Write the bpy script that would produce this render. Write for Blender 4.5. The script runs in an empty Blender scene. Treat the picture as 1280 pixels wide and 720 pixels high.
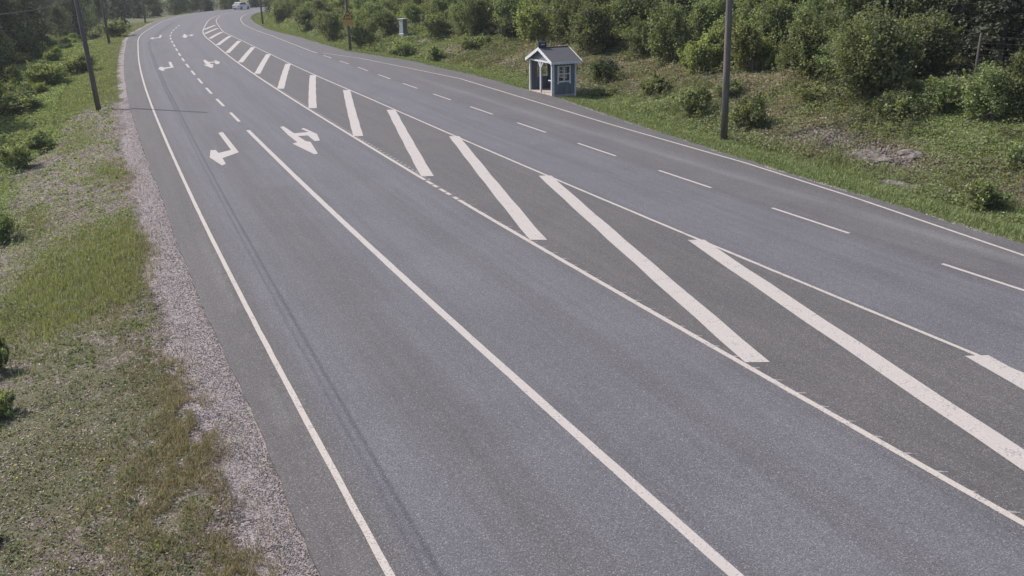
import bpy, bmesh, math, random
import numpy as np
from mathutils import Matrix, Vector, Euler
SC = bpy.context.scene
COL = SC.collection
rng = np.random.default_rng(9)
random.seed(9)
R = math.radians

# ------------------------------------------------------------------ camera
CAMH = 6.7
cd = bpy.data.cameras.new('camera'); cam = bpy.data.objects.new('camera', cd); COL.objects.link(cam)
rt = Vector((0.99985541, -0.00584094, -0.01597012)); up = Vector((0.01700474, 0.34343944, 0.93902087)); fw = Vector((0, 0.93915666, -0.34348911))
cam.matrix_world = Matrix(((rt.x, up.x, -fw.x, 0), (rt.y, up.y, -fw.y, 0), (rt.z, up.z, -fw.z, CAMH), (0, 0, 0, 1)))
cd.sensor_width = 36; cd.lens = 36 * 1081.22 / 1280; cd.clip_end = 2000; cd.clip_start = 0.1
SC.camera = cam

# ------------------------------------------------------------------ light
SUN_EL, SUN_AZ = 48, -68            # azimuth from +Y towards +X
w = bpy.data.worlds.new('World'); SC.world = w; w.use_nodes = True
nt = w.node_tree; bg = nt.nodes['Background']
sk = nt.nodes.new('ShaderNodeTexSky'); sk.sky_type = 'NISHITA'; sk.sun_disc = False
sk.sun_elevation = R(SUN_EL); sk.sun_rotation = R(SUN_AZ); sk.dust_density = 2.5
nt.links.new(sk.outputs[0], bg.inputs[0]); bg.inputs[1].default_value = 0.125
sl = bpy.data.lights.new('sun', 'SUN'); sl.energy = 3.3; sl.angle = R(0.5); sl.color = (1, .93, .86)
so = bpy.data.objects.new('sun', sl); COL.objects.link(so)
dv = Vector((math.sin(R(SUN_AZ)) * math.cos(R(SUN_EL)), math.cos(R(SUN_AZ)) * math.cos(R(SUN_EL)), math.sin(R(SUN_EL))))
so.rotation_euler = dv.to_track_quat('Z', 'Y').to_euler(); so.location = (-20, 0, 40)
SC.view_settings.view_transform = 'Standard'; SC.view_settings.look = 'None'
SC.view_settings.exposure = 0.70; SC.view_settings.gamma = 1

# ------------------------------------------------------------------ road frame: s along the left edge line, t to the right of it
X0=-1.2772
KN=[-60,8,30,50,70,90,110,130,150,170,190,210,230,250,400]
HD=[-0.45,-0.4478,-0.4250,-0.4155,-0.4005,-0.3849,-0.3797,-0.2900,-.28,-.20,-.05,.30,.8,1.2,1.9]
S=np.arange(-60,400.01,.5)
kn=np.interp(S,KN,HD); kn=np.convolve(np.pad(kn,10,'edge'),np.ones(21)/21,'valid')
CX=np.cumsum(np.sin(kn))*.5; CY=np.cumsum(np.cos(kn))*.5
CX+=X0-CX[136]; CY+=8-CY[136]
def W(s,t):
    s=np.asarray(s,float); a=np.interp(s,S,kn)
    return np.interp(s,S,CX)+t*np.cos(a), np.interp(s,S,CY)-t*np.sin(a)
def ST(x,y):
    x=np.asarray(x,float).ravel(); y=np.asarray(y,float).ravel(); so=np.empty(len(x)); to=np.empty(len(x))
    for i in range(0,len(x),4000):
        a=x[i:i+4000]; b=y[i:i+4000]
        j=np.argmin((a[:,None]-CX[None])**2+(b[:,None]-CY[None])**2,axis=1)
        dx=a-CX[j]; dy=b-CY[j]; c=np.cos(kn[j]); n=np.sin(kn[j])
        ds=dx*n+dy*c; dt=dx*c-dy*n
        e=(j==0)|(j==len(S)-1)
        so[i:i+4000]=S[j]+ds; to[i:i+4000]=dt
    return so,to
AEk=([-60,9,14,20,30,40,56,75,95,113,135,400],[-.72,-.72,-.76,-.85,-.9,-1.02,-1.12,-1.18,-1.22,-1.2,-1.2,-1.2])
L2k=([-60,48,54,60,85,120,160,400],[3.63,3.62,3.58,3.57,3.53,3.5,3.5,3.5])
L3k=([-60,100,150,200,400],[7.54,7.5,7.2,6.6,6.5])
L4k=([-60,50,65,84,103,113,122,132,150,180,400],[11.55,11.5,11.3,11.1,10.7,10.4,9.9,9.5,8.6,7.3,7.2])
L5k=([-60,70,85,110,125,140,200,400],[15.35,15.35,15.0,14.8,13.9,12.7,10.8,10.7])
L6k=([-60,10,13,19,25,35,45,56,66,75,82,400],[16.6,17.2,17.6,18.35,18.8,18.9,19.2,19.5,18.4,17.3,15.6,-1])
ARk=([-60,10,13.5,20,27,34,44,57,70,84,107,130,150,200,400],[17.2,18.0,18.4,18.8,19.2,19.8,20.9,21.0,20.4,17.9,17.2,15.2,14.0,12.2,12.1])
def K(k,s): return np.interp(s,*k)
def hsh(x,y,f,sd):
    # smooth value noise
    x=np.asarray(x)*f; y=np.asarray(y)*f; xi=np.floor(x).astype(int); yi=np.floor(y).astype(int); u=x-xi; v=y-yi
    u=u*u*(3-2*u); v=v*v*(3-2*v)
    def h(a,b):
        n=(a*374761393+b*668265263+sd*1274126177)&0x7fffffff; n=((n^(n>>13))*1274126177)&0x7fffffff; return ((n^(n>>16))&0xffff)/65535.
    return (h(xi,yi)*(1-u)+h(xi+1,yi)*u)*(1-v)+(h(xi,yi+1)*(1-u)+h(xi+1,yi+1)*u)*v
RPx=[-3,0,1,2.2,3.2,5,8,11,14,20,40,100,400]; RPz=[-.06,-.06,-.1,-.3,-.15,.45,1.15,1.6,1.9,2.3,3.4,6,12]
LPx=[-3,0,.8,2.5,6,10,20,60,400]; LPz=[-.06,-.06,-.09,-.32,-.9,-1.2,-1.4,-1.0,3]
def terr(x,y,full=False):
    sh=np.shape(x); s,t=ST(x,y); x=np.ravel(x);y=np.ravel(y)
    ul=K(AEk,s)-t; ur=t-K(ARk,s)
    zr=np.interp(ur,RPx,RPz); zl=np.interp(ul,LPx,LPz)
    z=np.where(ur>ul,zr,zl); z=np.where((ur<0)&(ul<0),-.06,z)
    d=np.maximum(ur,ul); amp=np.clip((d-1.2)/6,0,1)
    n=(hsh(x,y,.09,1)-.5)*1.0+(hsh(x,y,.28,2)-.5)*.55+(hsh(x,y,.8,3)-.5)*.2
    z=z+n*amp+(hsh(x,y,2.6,4)-.5)*.07*np.clip(d/1.0,0,1)
    if full: return z.reshape(sh),s.reshape(sh),t.reshape(sh),ul.reshape(sh),ur.reshape(sh)
    return z.reshape(sh)
def terr_st(s, t, x=None, y=None):
    if x is None: x, y = W(s, t)
    ul=K(AEk,s)-t; ur=t-K(ARk,s)
    zr=np.interp(ur,RPx,RPz); zl=np.interp(ul,LPx,LPz)
    z=np.where(ur>ul,zr,zl); z=np.where((ur<0)&(ul<0),-.06,z)
    d=np.maximum(ur,ul); amp=np.clip((d-1.2)/6,0,1)
    n=(hsh(x,y,.09,1)-.5)*1.0+(hsh(x,y,.28,2)-.5)*.55+(hsh(x,y,.8,3)-.5)*.2
    return z+n*amp+(hsh(x,y,2.6,4)-.5)*.07*np.clip(d/1.0,0,1)
def tz(x, y): return float(terr(np.array([x]), np.array([y]))[0])
def Wp(s, t):
    x, y = W(s, t); return float(x), float(y)
def head(s): return float(np.interp(s, S, kn))
def ss(a, b, x): 
    v = np.clip((x - a) / (b - a), 0, 1); return v * v * (3 - 2 * v)

# ------------------------------------------------------------------ helpers
def tag(o, label=None, cat=None, group=None, kind=None):
    if label: o['label'] = label
    if cat: o['category'] = cat
    if group: o['group'] = group
    if kind: o['kind'] = kind
    return o
def empty(name, loc, rz=0, parent=None):
    o = bpy.data.objects.new(name, None); COL.objects.link(o); o.location = loc; o.rotation_euler = (0, 0, rz); o.empty_display_size = .2
    if parent: o.parent = parent
    return o
def npmesh(name, V, F, mat, parent=None, tint=None, smooth=False, attrs=None, uv=None):
    """V (n,3), F (m,k) same-size faces"""
    me = bpy.data.meshes.new(name); V = np.asarray(V, np.float32); F = np.asarray(F, np.int32)
    me.vertices.add(len(V)); me.vertices.foreach_set('co', V.ravel())
    m, k = F.shape
    me.loops.add(m * k); me.loops.foreach_set('vertex_index', F.ravel())
    me.polygons.add(m); me.polygons.foreach_set('loop_start', np.arange(0, m * k, k, dtype=np.int32))
    me.polygons.foreach_set('use_smooth', np.full(m, smooth, bool))
    if tint is not None:
        a = me.attributes.new('tint', 'FLOAT_COLOR', 'POINT'); c = np.ones((len(V), 4), np.float32); c[:, :tint.shape[1]] = tint; a.data.foreach_set('color', c.ravel())
    for n_, v_ in (attrs or {}).items():
        a = me.attributes.new(n_, 'FLOAT', 'POINT'); a.data.foreach_set('value', np.asarray(v_, np.float32).ravel())
    if uv is not None:
        u = me.uv_layers.new(name='UVMap'); u.data.foreach_set('uv', np.asarray(uv, np.float32)[F.ravel()].ravel())
    me.update(calc_edges=True); me.validate()
    if mat: me.materials.append(mat)
    o = bpy.data.objects.new(name, me); COL.objects.link(o)
    if parent: o.parent = parent
    return o
class MB:
    """collects simple solids, then links them as one mesh object"""
    def __init__(s): s.bm = bmesh.new()
    def box(s, a, b, bev=0):
        x0,y0,z0 = a; x1,y1,z1 = b
        r = bmesh.ops.create_cube(s.bm, size=1, matrix=Matrix.Translation(((x0+x1)/2,(y0+y1)/2,(z0+z1)/2)) @ Matrix.Diagonal((abs(x1-x0),abs(y1-y0),abs(z1-z0),1)))
        if bev:
            es = list({e for v in r['verts'] for e in v.link_edges}); bmesh.ops.bevel(s.bm, geom=es, offset=bev, segments=1, affect='EDGES')
        return s
    def bar(s, p, q, w_, h_):
        p = Vector(p); q = Vector(q); d = q - p; L = d.length
        m = Matrix.Translation((p+q)/2) @ d.to_track_quat('X','Z').to_matrix().to_4x4() @ Matrix.Diagonal((L, w_, h_, 1))
        bmesh.ops.create_cube(s.bm, size=1, matrix=m); return s
    def tube(s, pts, rad, n=8, cap=True):
        rings = []
        for i, p in enumerate(pts):
            p = Vector(p); d = (Vector(pts[min(i+1,len(pts)-1)]) - Vector(pts[max(i-1,0)])).normalized()
            a = d.cross(Vector((0.13,0.31,.94)));
            if a.length < .2: a = d.cross(Vector((1,0,0)))
            a.normalize(); b = d.cross(a); r = rad[i] if hasattr(rad,'__len__') else rad
            rings.append([s.bm.verts.new(p + a*math.cos(2*math.pi*k/n)*r + b*math.sin(2*math.pi*k/n)*r) for k in range(n)])
        for A, B in zip(rings, rings[1:]):
            for k in range(n): s.bm.faces.new((A[k], A[(k+1)%n], B[(k+1)%n], B[k]))
        if cap: s.bm.faces.new(rings[0][::-1]); s.bm.faces.new(rings[-1])
        return s
    def prism(s, poly, f, d0, d1):
        """poly 2d points, f(u,v,d)->3d"""
        A = [s.bm.verts.new(f(u,v,d0)) for u,v in poly]; B = [s.bm.verts.new(f(u,v,d1)) for u,v in poly]
        n = len(poly)
        s.bm.faces.new(A); s.bm.faces.new(B[::-1])
        for k in range(n): s.bm.faces.new((A[k], B[k], B[(k+1)%n], A[(k+1)%n]))
        return s
    def build(s, name, mat, parent=None, smooth=False):
        bmesh.ops.recalc_face_normals(s.bm, faces=s.bm.faces)
        me = bpy.data.meshes.new(name); s.bm.to_mesh(me); s.bm.free()
        if mat: me.materials.append(mat)
        if smooth:
            for p in me.polygons: p.use_smooth = True
        o = bpy.data.objects.new(name, me); COL.objects.link(o)
        if parent: o.parent = parent
        return o
def copy_tree(o, parent=None):
    c = o.copy(); COL.objects.link(c)
    if parent: c.parent = parent
    for ch in list(o.children): copy_tree(ch, c)
    return c

# ------------------------------------------------------------------ materials
class N:
    def __init__(s, name):
        s.m = bpy.data.materials.new(name); s.m.use_nodes = True; s.t = s.m.node_tree; s.n = s.t.nodes; s.b = s.n['Principled BSDF']; s.out = s.n['Material Output']
        s.b.inputs['Specular IOR Level'].default_value = .3
    def new(s, ty, **k):
        nd = s.n.new(ty)
        for a, v in k.items():
            if hasattr(nd, a) and a not in ('Scale',): setattr(nd, a, v)
        return nd
    def link(s, a, b): s.t.links.new(a, b)
    def val(s, sock, v):
        if hasattr(v, 'is_output') or isinstance(v, bpy.types.NodeSocket): s.link(v, sock)
        else: sock.default_value = v if not (isinstance(v, tuple) and len(v) == 3) else (*v, 1)
    def noise(s, vec, scale, detail=3, rough=.55, dist=0):
        nd = s.n.new('ShaderNodeTexNoise'); nd.inputs['Scale'].default_value = scale; nd.inputs['Detail'].default_value = detail; nd.inputs['Roughness'].default_value = rough; nd.inputs['Distortion'].default_value = dist
        if vec is not None: s.link(vec, nd.inputs['Vector'])
        return nd.outputs['Fac']
    def voro(s, vec, scale, out='Color'):
        nd = s.n.new('ShaderNodeTexVoronoi'); nd.inputs['Scale'].default_value = scale
        if vec is not None: s.link(vec, nd.inputs['Vector'])
        return nd.outputs[out]
    def ramp(s, fac, a, b, va=0., vb=1.):
        nd = s.n.new('ShaderNodeMapRange'); nd.interpolation_type = 'SMOOTHSTEP'; s.val(nd.inputs[0], fac)
        for i, v in zip((1, 2, 3, 4), (a, b, va, vb)): nd.inputs[i].default_value = v
        return nd.outputs[0]
    def mix(s, fac, a, b, mode='MIX'):
        nd = s.n.new('ShaderNodeMix'); nd.data_type = 'RGBA'; nd.blend_type = mode; nd.clamp_factor = True
        s.val(nd.inputs[0], fac); s.val(nd.inputs[6], a); s.val(nd.inputs[7], b); return nd.outputs[2]
    def math(s, op, a, b=0., c=0.):
        nd = s.n.new('ShaderNodeMath'); nd.operation = op; s.val(nd.inputs[0], a); s.val(nd.inputs[1], b); s.val(nd.inputs[2], c); return nd.outputs[0]
    def grey(s, f):
        nd = s.n.new('ShaderNodeCombineColor'); 
        for i in range(3): s.link(f, nd.inputs[i])
        return nd.outputs[0]
    def attr(s, name, out='Fac'):
        nd = s.n.new('ShaderNodeAttribute'); nd.attribute_name = name; return nd.outputs[out]
    def obj(s): return s.n.new('ShaderNodeTexCoord').outputs['Object']
    def uv(s): return s.n.new('ShaderNodeTexCoord').outputs['UV']
    def mapv(s, vec, sc):
        nd = s.n.new('ShaderNodeMapping'); s.link(vec, nd.inputs[0]); nd.inputs['Scale'].default_value = sc; return nd.outputs[0]
    def bump(s, h, strength, dist=.01):
        nd = s.n.new('ShaderNodeBump'); nd.inputs['Strength'].default_value = strength; nd.inputs['Distance'].default_value = dist; s.link(h, nd.inputs['Height']); s.link(nd.outputs[0], s.b.inputs['Normal'])
    def color(s, c): s.val(s.b.inputs['Base Color'], c)
    def rough(s, v): s.val(s.b.inputs['Roughness'], v)
    def sep(s, col):
        nd = s.n.new('ShaderNodeSeparateColor'); s.link(col, nd.inputs[0]); return nd.outputs
def simple(name, c, rough=.7, var=.25, scale=8, metal=0, sc=(1,1,1), bump=.15):
    k = N(name); v = k.mapv(k.obj(), sc); n1 = k.noise(v, scale, 4)
    dark = tuple(x*(1-var) for x in c); lite = tuple(min(1, x*(1+var)) for x in c)
    k.color(k.mix(k.ramp(n1, .3, .7), dark, lite)); k.rough(rough); k.b.inputs['Metallic'].default_value = metal
    if bump: k.bump(n1, bump, .01)
    return k.m
def foliage_mat(name, trans=.35, rough=.6):
    k = N(name); c = k.attr('tint', 'Color'); inf = k.n.new('ShaderNodeObjectInfo')
    hs = k.n.new('ShaderNodeHueSaturation'); k.link(c, hs.inputs['Color']); k.link(k.ramp(inf.outputs['Random'], 0, 1, .8, 1.2), hs.inputs['Value']); k.link(k.ramp(inf.outputs['Random'], 0, 1, .485, .51), hs.inputs['Hue'])
    k.link(hs.outputs[0], k.b.inputs['Base Color']); k.b.inputs['Roughness'].default_value = rough
    tr = k.n.new('ShaderNodeBsdfTranslucent'); k.link(k.mix(1., hs.outputs[0], (1.15, 1.2, .55), 'MULTIPLY'), tr.inputs[0])
    mx = k.n.new('ShaderNodeMixShader'); mx.inputs[0].default_value = trans; k.link(k.b.outputs[0], mx.inputs[1]); k.link(tr.outputs[0], mx.inputs[2]); k.link(mx.outputs[0], k.out.inputs[0])
    return k.m
M = {}
M['leaf'] = foliage_mat('leaf', .42)
M['needle'] = foliage_mat('needle', .12, .7)
M['grass'] = foliage_mat('grass_blades', .3, .7)
M['bark'] = simple('bark', (.13, .115, .1), .9, .4, 12, sc=(1,1,.2))
M['birch'] = simple('birch_bark', (.3, .29, .27), .8, .4, 6, sc=(1,1,3))
M['pole'] = simple('weathered_pole', (.115, .105, .098), .85, .3, 14, sc=(1,1,.06), bump=.3)
M['white'] = simple('white_paint', (.52, .53, .55), .6, .12, 10)
M['blue'] = simple('blue_boards', (.125, .14, .165), .7, .2, 9, sc=(1,1,.15))
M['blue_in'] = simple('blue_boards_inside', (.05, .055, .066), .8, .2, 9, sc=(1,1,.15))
M['roof'] = simple('roofing_felt', (.07, .07, .078), .9, .25, 30)
M['floor'] = simple('floor_boards', (.36, .31, .27), .8, .2, 9)
M['metal'] = simple('galvanised', (.33, .34, .35), .5, .2, 6, metal=.3)
M['metal_dark'] = simple('dark_metal', (.05, .052, .058), .5, .2, 6)
M['cab'] = simple('cabinet_paint', (.36, .37, .37), .5, .12, 5)
M['cab_dark'] = simple('cabinet_side', (.16, .16, .16), .7, .2, 5)
M['cable'] = simple('black_cable', (.02, .02, .02), .6, .1, 5, bump=0)
M['sign_y'] = simple('sign_yellow', (.42, .26, .07), .6, .15, 6, bump=0)
M['sign_r'] = simple('sign_red', (.16, .035, .02), .6, .15, 6, bump=0)
M['sign_k'] = simple('sign_black', (.015, .013, .012), .6, .1, 6, bump=0)
M['signblue'] = simple('sign_blue', (.02, .03, .075), .5, .1, 6, bump=0)
M['carpaint'] = simple('car_white', (.75, .76, .78), .25, .03, 3, bump=0)
M['tyre'] = simple('tyre', (.02, .02, .02), .9, .1, 6)
k = N('window_glass'); k.color((.03, .035, .04)); k.rough(.08); k.b.inputs['Specular IOR Level'].default_value = .6; M['glass'] = k.m
k = N('clear_pane'); k.color((.05,.055,.06)); k.rough(.05); tp = k.n.new('ShaderNodeBsdfTransparent'); mx = k.n.new('ShaderNodeMixShader'); mx.inputs[0].default_value = .8; k.link(k.b.outputs[0], mx.inputs[1]); k.link(tp.outputs[0], mx.inputs[2]); k.link(mx.outputs[0], k.out.inputs[0]); M['clear'] = k.m
k = N('lamp_glass'); k.color((.5, .5, .48)); k.rough(.1); M['lamp'] = k.m

# asphalt
k = N('asphalt'); o = k.obj(); uv = k.uv()
ln = k.attr('lane'); tr = k.attr('track'); pt = k.attr('patch')
base = k.mix(ln, (.084, .079, .080), (.097, .095, .105))
base = k.mix(k.math('MULTIPLY', tr, .8), base, (.080, .075, .078))
base = k.mix(pt, base, (.122, .117, .121))
strk = k.noise(k.mapv(uv, (.12, 3.2, 1)), 1.0, 4, .6)                # wear along the direction of travel
base = k.mix(1., base, k.grey(k.ramp(strk, .25, .75, .91, 1.08)), 'MULTIPLY')
big = k.noise(o, .35, 4, .6); base = k.mix(1., base, k.grey(k.ramp(big, .3, .7, .92, 1.07)), 'MULTIPLY')
a1 = k.noise(o, 46, 2, .7); a2 = k.voro(o, 75); a2 = k.sep(a2)[0]
base = k.mix(1., base, k.grey(k.ramp(a1, .25, .75, .72, 1.3)), 'MULTIPLY')
base = k.mix(1., base, k.grey(k.ramp(a2, 0, 1, .74, 1.28)), 'MULTIPLY')
lt = k.ramp(a2, .93, .97); base = k.mix(k.math('MULTIPLY', lt, .3), base, (.36, .34, .33))
k.color(base); k.rough(k.ramp(big, .3, .7, .78, .9)); k.bump(a1, .35, .012); M['asphalt'] = k.m
# road paint
def paint(name, c, wear=.5, spot=.62):
    k = N(name); o = k.obj()
    n1 = k.noise(o, 30, 3, .7); n2 = k.noise(o, 3.5, 4, .6)
    col = k.mix(k.ramp(n2, .3, .7), tuple(x*.88 for x in c), c)
    f = k.math('ADD', k.math('MULTIPLY', n1, .7), k.math('MULTIPLY', n2, .4))
    col = k.mix(k.math('MULTIPLY', k.ramp(f, spot, spot+.12), wear), col, (.16, .15, .15))
    k.color(col); k.rough(.75); k.bump(n1, .3, .004); return k.m
M['paint'] = paint('road_paint', (.39, .357, .335), .75, .565)
M['paint_thin'] = paint('worn_road_paint', (.41, .37, .335), .8, .55)
M['smudge'] = paint('faded_smudge', (.27, .255, .245), .95, .5)
M['seam'] = paint('dark_tick', (.075,.06,.065), .6, .5)
# rock
k = N('rock'); o = k.obj(); n1 = k.noise(o, 3, 5, .65); v = k.sep(k.voro(o, 9))[0]
c = k.mix(k.ramp(n1, .3, .7), (.09, .078, .072), (.17, .15, .14)); c = k.mix(1., c, k.grey(k.ramp(v, 0, 1, .7, 1.2)), 'MULTIPLY')
k.color(c); k.rough(.9); k.bump(n1, .8, .08); M['rock'] = k.m
k = N('stones'); c = k.attr('tint', 'Color'); k.color(c); k.rough(.9); M['stones'] = k.m
# ground: masks from vertices (r gravel, g bare litter, b grass) broken up by noise
k = N('ground'); o = k.obj(); mk = k.sep(k.attr('tint', 'Color'))
nA = k.noise(o, 2.2, 6, .68); nB = k.noise(o, 11, 4, .65); nC = k.noise(o, 45, 3, .65)
vc = k.voro(o, 38); vs = k.sep(vc)
gr = k.mix(vs[0], (.13, .115, .114), (.32, .288, .285)); gr = k.mix(k.ramp(vs[1], .75, .85), gr, (.30, .24, .225))
vd = k.voro(o, 38, 'Distance'); gr = k.mix(k.ramp(vd, .015, .004), gr, (.08, .07, .07)); 
v2 = k.voro(k.mapv(o, (1, 1, 1)), 16); s2 = k.sep(v2)
so_ = k.mix(k.ramp(nB, .3, .7), (.085, .068, .060), (.185, .155, .145)); so_ = k.mix(k.ramp(s2[0], .72, .9), so_, (.27, .225, .21)); so_ = k.mix(k.ramp(nC, .55, .75), so_, (.05, .042, .036))
gs = k.mix(k.ramp(nB, .3, .7), (.065, .068, .036), (.115, .115, .06)); gs = k.mix(k.ramp(nC, .5, .75), gs, (.17, .145, .10))
f1 = k.math('ADD', mk[0], k.math('MULTIPLY', k.math('SUBTRACT', nA, .5), 1.5)); f1 = k.math('ADD', f1, k.math('MULTIPLY', k.math('SUBTRACT', nB, .5), .8))
f2 = k.math('ADD', mk[2], k.math('MULTIPLY', k.math('SUBTRACT', nA, .5), 1.6)); f2 = k.math('ADD', f2, k.math('MULTIPLY', k.math('SUBTRACT', nC, .5), .7))
c = k.mix(k.ramp(f2, .4, .6), so_, gs); c = k.mix(k.ramp(f1, .42, .58), c, gr)
k.color(c); k.rough(.95); k.bump(k.math('ADD', nC, k.math('MULTIPLY', vs[0], .6)), .9, .03); M['ground'] = k.m

# ------------------------------------------------------------------ terrain
def axis(segs):
    out = []
    for a, b, d in segs: out += list(np.arange(a, b, d))
    return np.array(out + [segs[-1][1]])
ax = axis([(-420,-120,15),(-120,-64,2),(-64,-30,.5),(-30,2,.25),(2,40,.45),(40,80,2),(80,420,17)])
ay = axis([(-80,-10,7),(-10,4,1),(4,46,.25),(46,120,.55),(120,260,1.5),(260,800,18)])
XX, YY = np.meshgrid(ax, ay)
ZZ, sS, tT, UL, UR = terr(XX, YY, True)
XX=XX.ravel(); YY=YY.ravel(); ZZ=ZZ.ravel(); sS=sS.ravel(); tT=tT.ravel(); UL=UL.ravel(); UR=UR.ravel()
def blob(s, u, s0, u0, rs, ru): return np.exp(-((s-s0)/rs)**2-((u-u0)/ru)**2)
def masks(s, ul, ur, x, y):
    n = hsh(x, y, .5, 11); n2 = hsh(x, y, .22, 12)
    left = ul > ur
    gw = np.interp(s, [0, 9, 14, 20, 30, 50, 60, 400], [.65, .65, .75, .8, .65, .45, .3, .3])
    gw = gw + (hsh(x, y, 1.3, 13)-.5)*.55
    grav = np.where(left, 1.15 - ss(gw - .25, gw + .45, ul) * 1.3, 1.0 - ss(0.12, .5, ur) * 1.3)
    lush = 1.1*blob(s, ul, 23.0, 2.6, 4.2, 1.9) + .8*blob(s, ul, 26, 1.6, 2.4, .9) + .7*blob(s, ul, 36, 1.6, 2.2, .9) + .6*blob(s, ul, 31.5, 4.0, 3, .8) + .6*blob(s, ul, 46, 2.6, 5, 1.1)
    lush = lush + ss(52, 60, s) + .9*ss(5.4, 7.2, ul)*ss(28, 36, s)
    moss = .42 * ss(20, 15, s) * ss(.7, 1.4, ul)
    gl = .12 + lush * .9 + moss + (n2-.5)*.5
    gr = np.where(ur < 2.9, .95, .52 + (n-.5)*.9) - .5*blob(s, ur, 24.5, 4.3, 2.6, 1.3) - .4*blob(s, ur, 40, 8, 5, 1.5) - .3*blob(s, ur, 56, 7, 8, 2.5)
    gr = gr + .35*blob(s, ur, 26, 8, 7, 2.5)
    gr = np.where(ur > 12, .45, gr)
    g = np.where(left, gl, gr)
    return np.clip(grav, 0, 1), np.clip(1-g, 0, 1), np.clip(g, 0, 1), np.clip(lush, 0, 1)
ga, gb, gc, _ = masks(sS, UL, UR, XX, YY)
nx, ny = len(ax), len(ay)
I = np.arange(nx*ny).reshape(ny, nx); F = np.stack([I[:-1,:-1], I[:-1,1:], I[1:,1:], I[1:,:-1]], -1).reshape(-1, 4)
ground = npmesh('ground', np.c_[XX, YY, ZZ], F, M['ground'], tint=np.c_[ga, gb, gc], smooth=True); tag(ground, kind='structure')

# ------------------------------------------------------------------ road sheet
sr = np.concatenate([np.arange(-58, 3, 2.), np.arange(3, 60, .25), np.arange(60, 150, .5), np.arange(150, 396, 1.)])
fr = np.linspace(0, 1, 97)
a = K(AEk, sr); b = K(ARk, sr)
xs0, ys0 = W(sr, 0*sr)
jl = (hsh(sr, sr*0, .5, 5)-.5)*.06 + (hsh(sr, sr*0, 3.9, 6)-.5)*.05; jr = (hsh(sr, sr*0+9, .8, 7)-.5)*.3 + (hsh(sr, sr*0, 3.1, 8)-.5)*.14
T = (a+jl)[:, None]*(1-fr) + (b+jr)[:, None]*fr
Sg = np.repeat(sr[:, None], len(fr), 1)
l3 = K(L3k, sr)[:, None]; l4 = K(L4k, sr)[:, None]; l5 = K(L5k, sr)[:, None]; l2 = K(L2k, sr)[:, None]
def band(lo, hi, e=.18): return ss(lo-e, lo+e, T) * (1-ss(hi-e, hi+e, T))
lane = np.maximum(band(.25+0*l3, l3-.05, .3), band(l4+.05, l5-.15, .25)); lane = np.maximum(lane, .35*band(l5+.1, l5+2.6, .5))
def tr_(c, w_): return np.exp(-((T-c)/w_)**2)
mid = l2/2 + .15; mid2 = (l2+l3)/2; mid3 = (l4+l5)/2
track = .85*tr_(mid, .62)*(.6+.4*ss(60, 20, Sg)) + .55*tr_(mid2+.1, .38) + .35*tr_(l2+.22, .2) + .45*tr_(l3-.22, .16) + .4*tr_(mid3, .4) + .3*tr_(l5-.1, .35)
track = track + .9*np.exp(-((Sg-27.3)/.5)**2-((T-15.8)/.25)**2) + .5*tr_(l2-.9, .5)*(hsh(Sg, T*.3, .15, 71) > .6)
track = np.clip(track, 0, 1)
patch = .7*band(l5+1.55, l5+2.05, .18)*ss(4, 12, Sg)*(1-ss(48, 66, Sg)) + .5*tr_(-.28, .1)*(hsh(Sg, T*0, .9, 21) > .45)*ss(30, 20, Sg)
X_, Y_ = W(Sg.ravel(), T.ravel())
I = np.arange(T.size).reshape(T.shape); F = np.stack([I[:-1,:-1], I[:-1,1:], I[1:,1:], I[1:,:-1]], -1).reshape(-1, 4)
V = np.c_[X_, Y_, np.zeros(T.size)]
# skirts
nb = len(V); sk0 = V[I[:,0]].copy(); sk0[:,2] = -.12; sk1 = V[I[:,-1]].copy(); sk1[:,2] = -.12
V = np.r_[V, sk0, sk1]; i0 = nb+np.arange(len(sr)); i1 = i0+len(sr)
F = np.r_[F, np.stack([i0[:-1], I[:-1,0], I[1:,0], i0[1:]], -1), np.stack([I[:-1,-1], i1[:-1], i1[1:], I[1:,-1]], -1)]
pad = lambda q: np.r_[q.ravel(), np.zeros(2*len(sr))]
road = npmesh('road', V, F, M['asphalt'], attrs=dict(lane=pad(lane), track=pad(track), patch=pad(np.clip(patch, 0, 1))), uv=np.c_[np.r_[Sg.ravel(), sr, sr], np.r_[T.ravel(), a, b]])
tag(road, kind='structure')

# ------------------------------------------------------------------ markings
ZP = .005
def strip(pts_l, pts_r, V, F, z=ZP):
    n0 = len(V)
    for (s0, t0), (s1, t1) in zip(pts_l, pts_r):
        V.append((*Wp(s0, t0), z)); V.append((*Wp(s1, t1), z))
    for i in range(len(pts_l)-1): F.append((n0+2*i, n0+2*i+1, n0+2*i+3, n0+2*i+2))
def line(name, f, s0, s1, w_, mat, gaps=(), ticks=None, jig=0.004):
    V = []; F = []; pieces = []; cur = s0
    for g0, g1 in gaps: pieces.append((cur, g0)); cur = g1
    pieces.append((cur, s1))
    for a_, b_ in pieces:
        if b_-a_ < .05: continue
        n = max(2, int((b_-a_)/.5)+1); q = np.linspace(a_, b_, n)
        j1 = [random.uniform(-jig, jig) for _ in q]; j2 = [random.uniform(-jig, jig) for _ in q]
        strip([(s_, f(s_)-w_/2+j) for s_, j in zip(q, j1)], [(s_, f(s_)+w_/2+j) for s_, j in zip(q, j2)], V, F)
    return npmesh(name, V, F, mat)
fE = lambda s_: 0.0; f2 = lambda s_: float(K(L2k, s_)); f3 = lambda s_: float(K(L3k, s_)); f4 = lambda s_: float(K(L4k, s_)); f5 = lambda s_: float(K(L5k, s_)); f6 = lambda s_: float(K(L6k, s_))
tag(line('edge_line', fE, -50, 380, .10, M['paint_thin']), 'thin white edge line along the left side of the road by the gravel', 'road marking')
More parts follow.
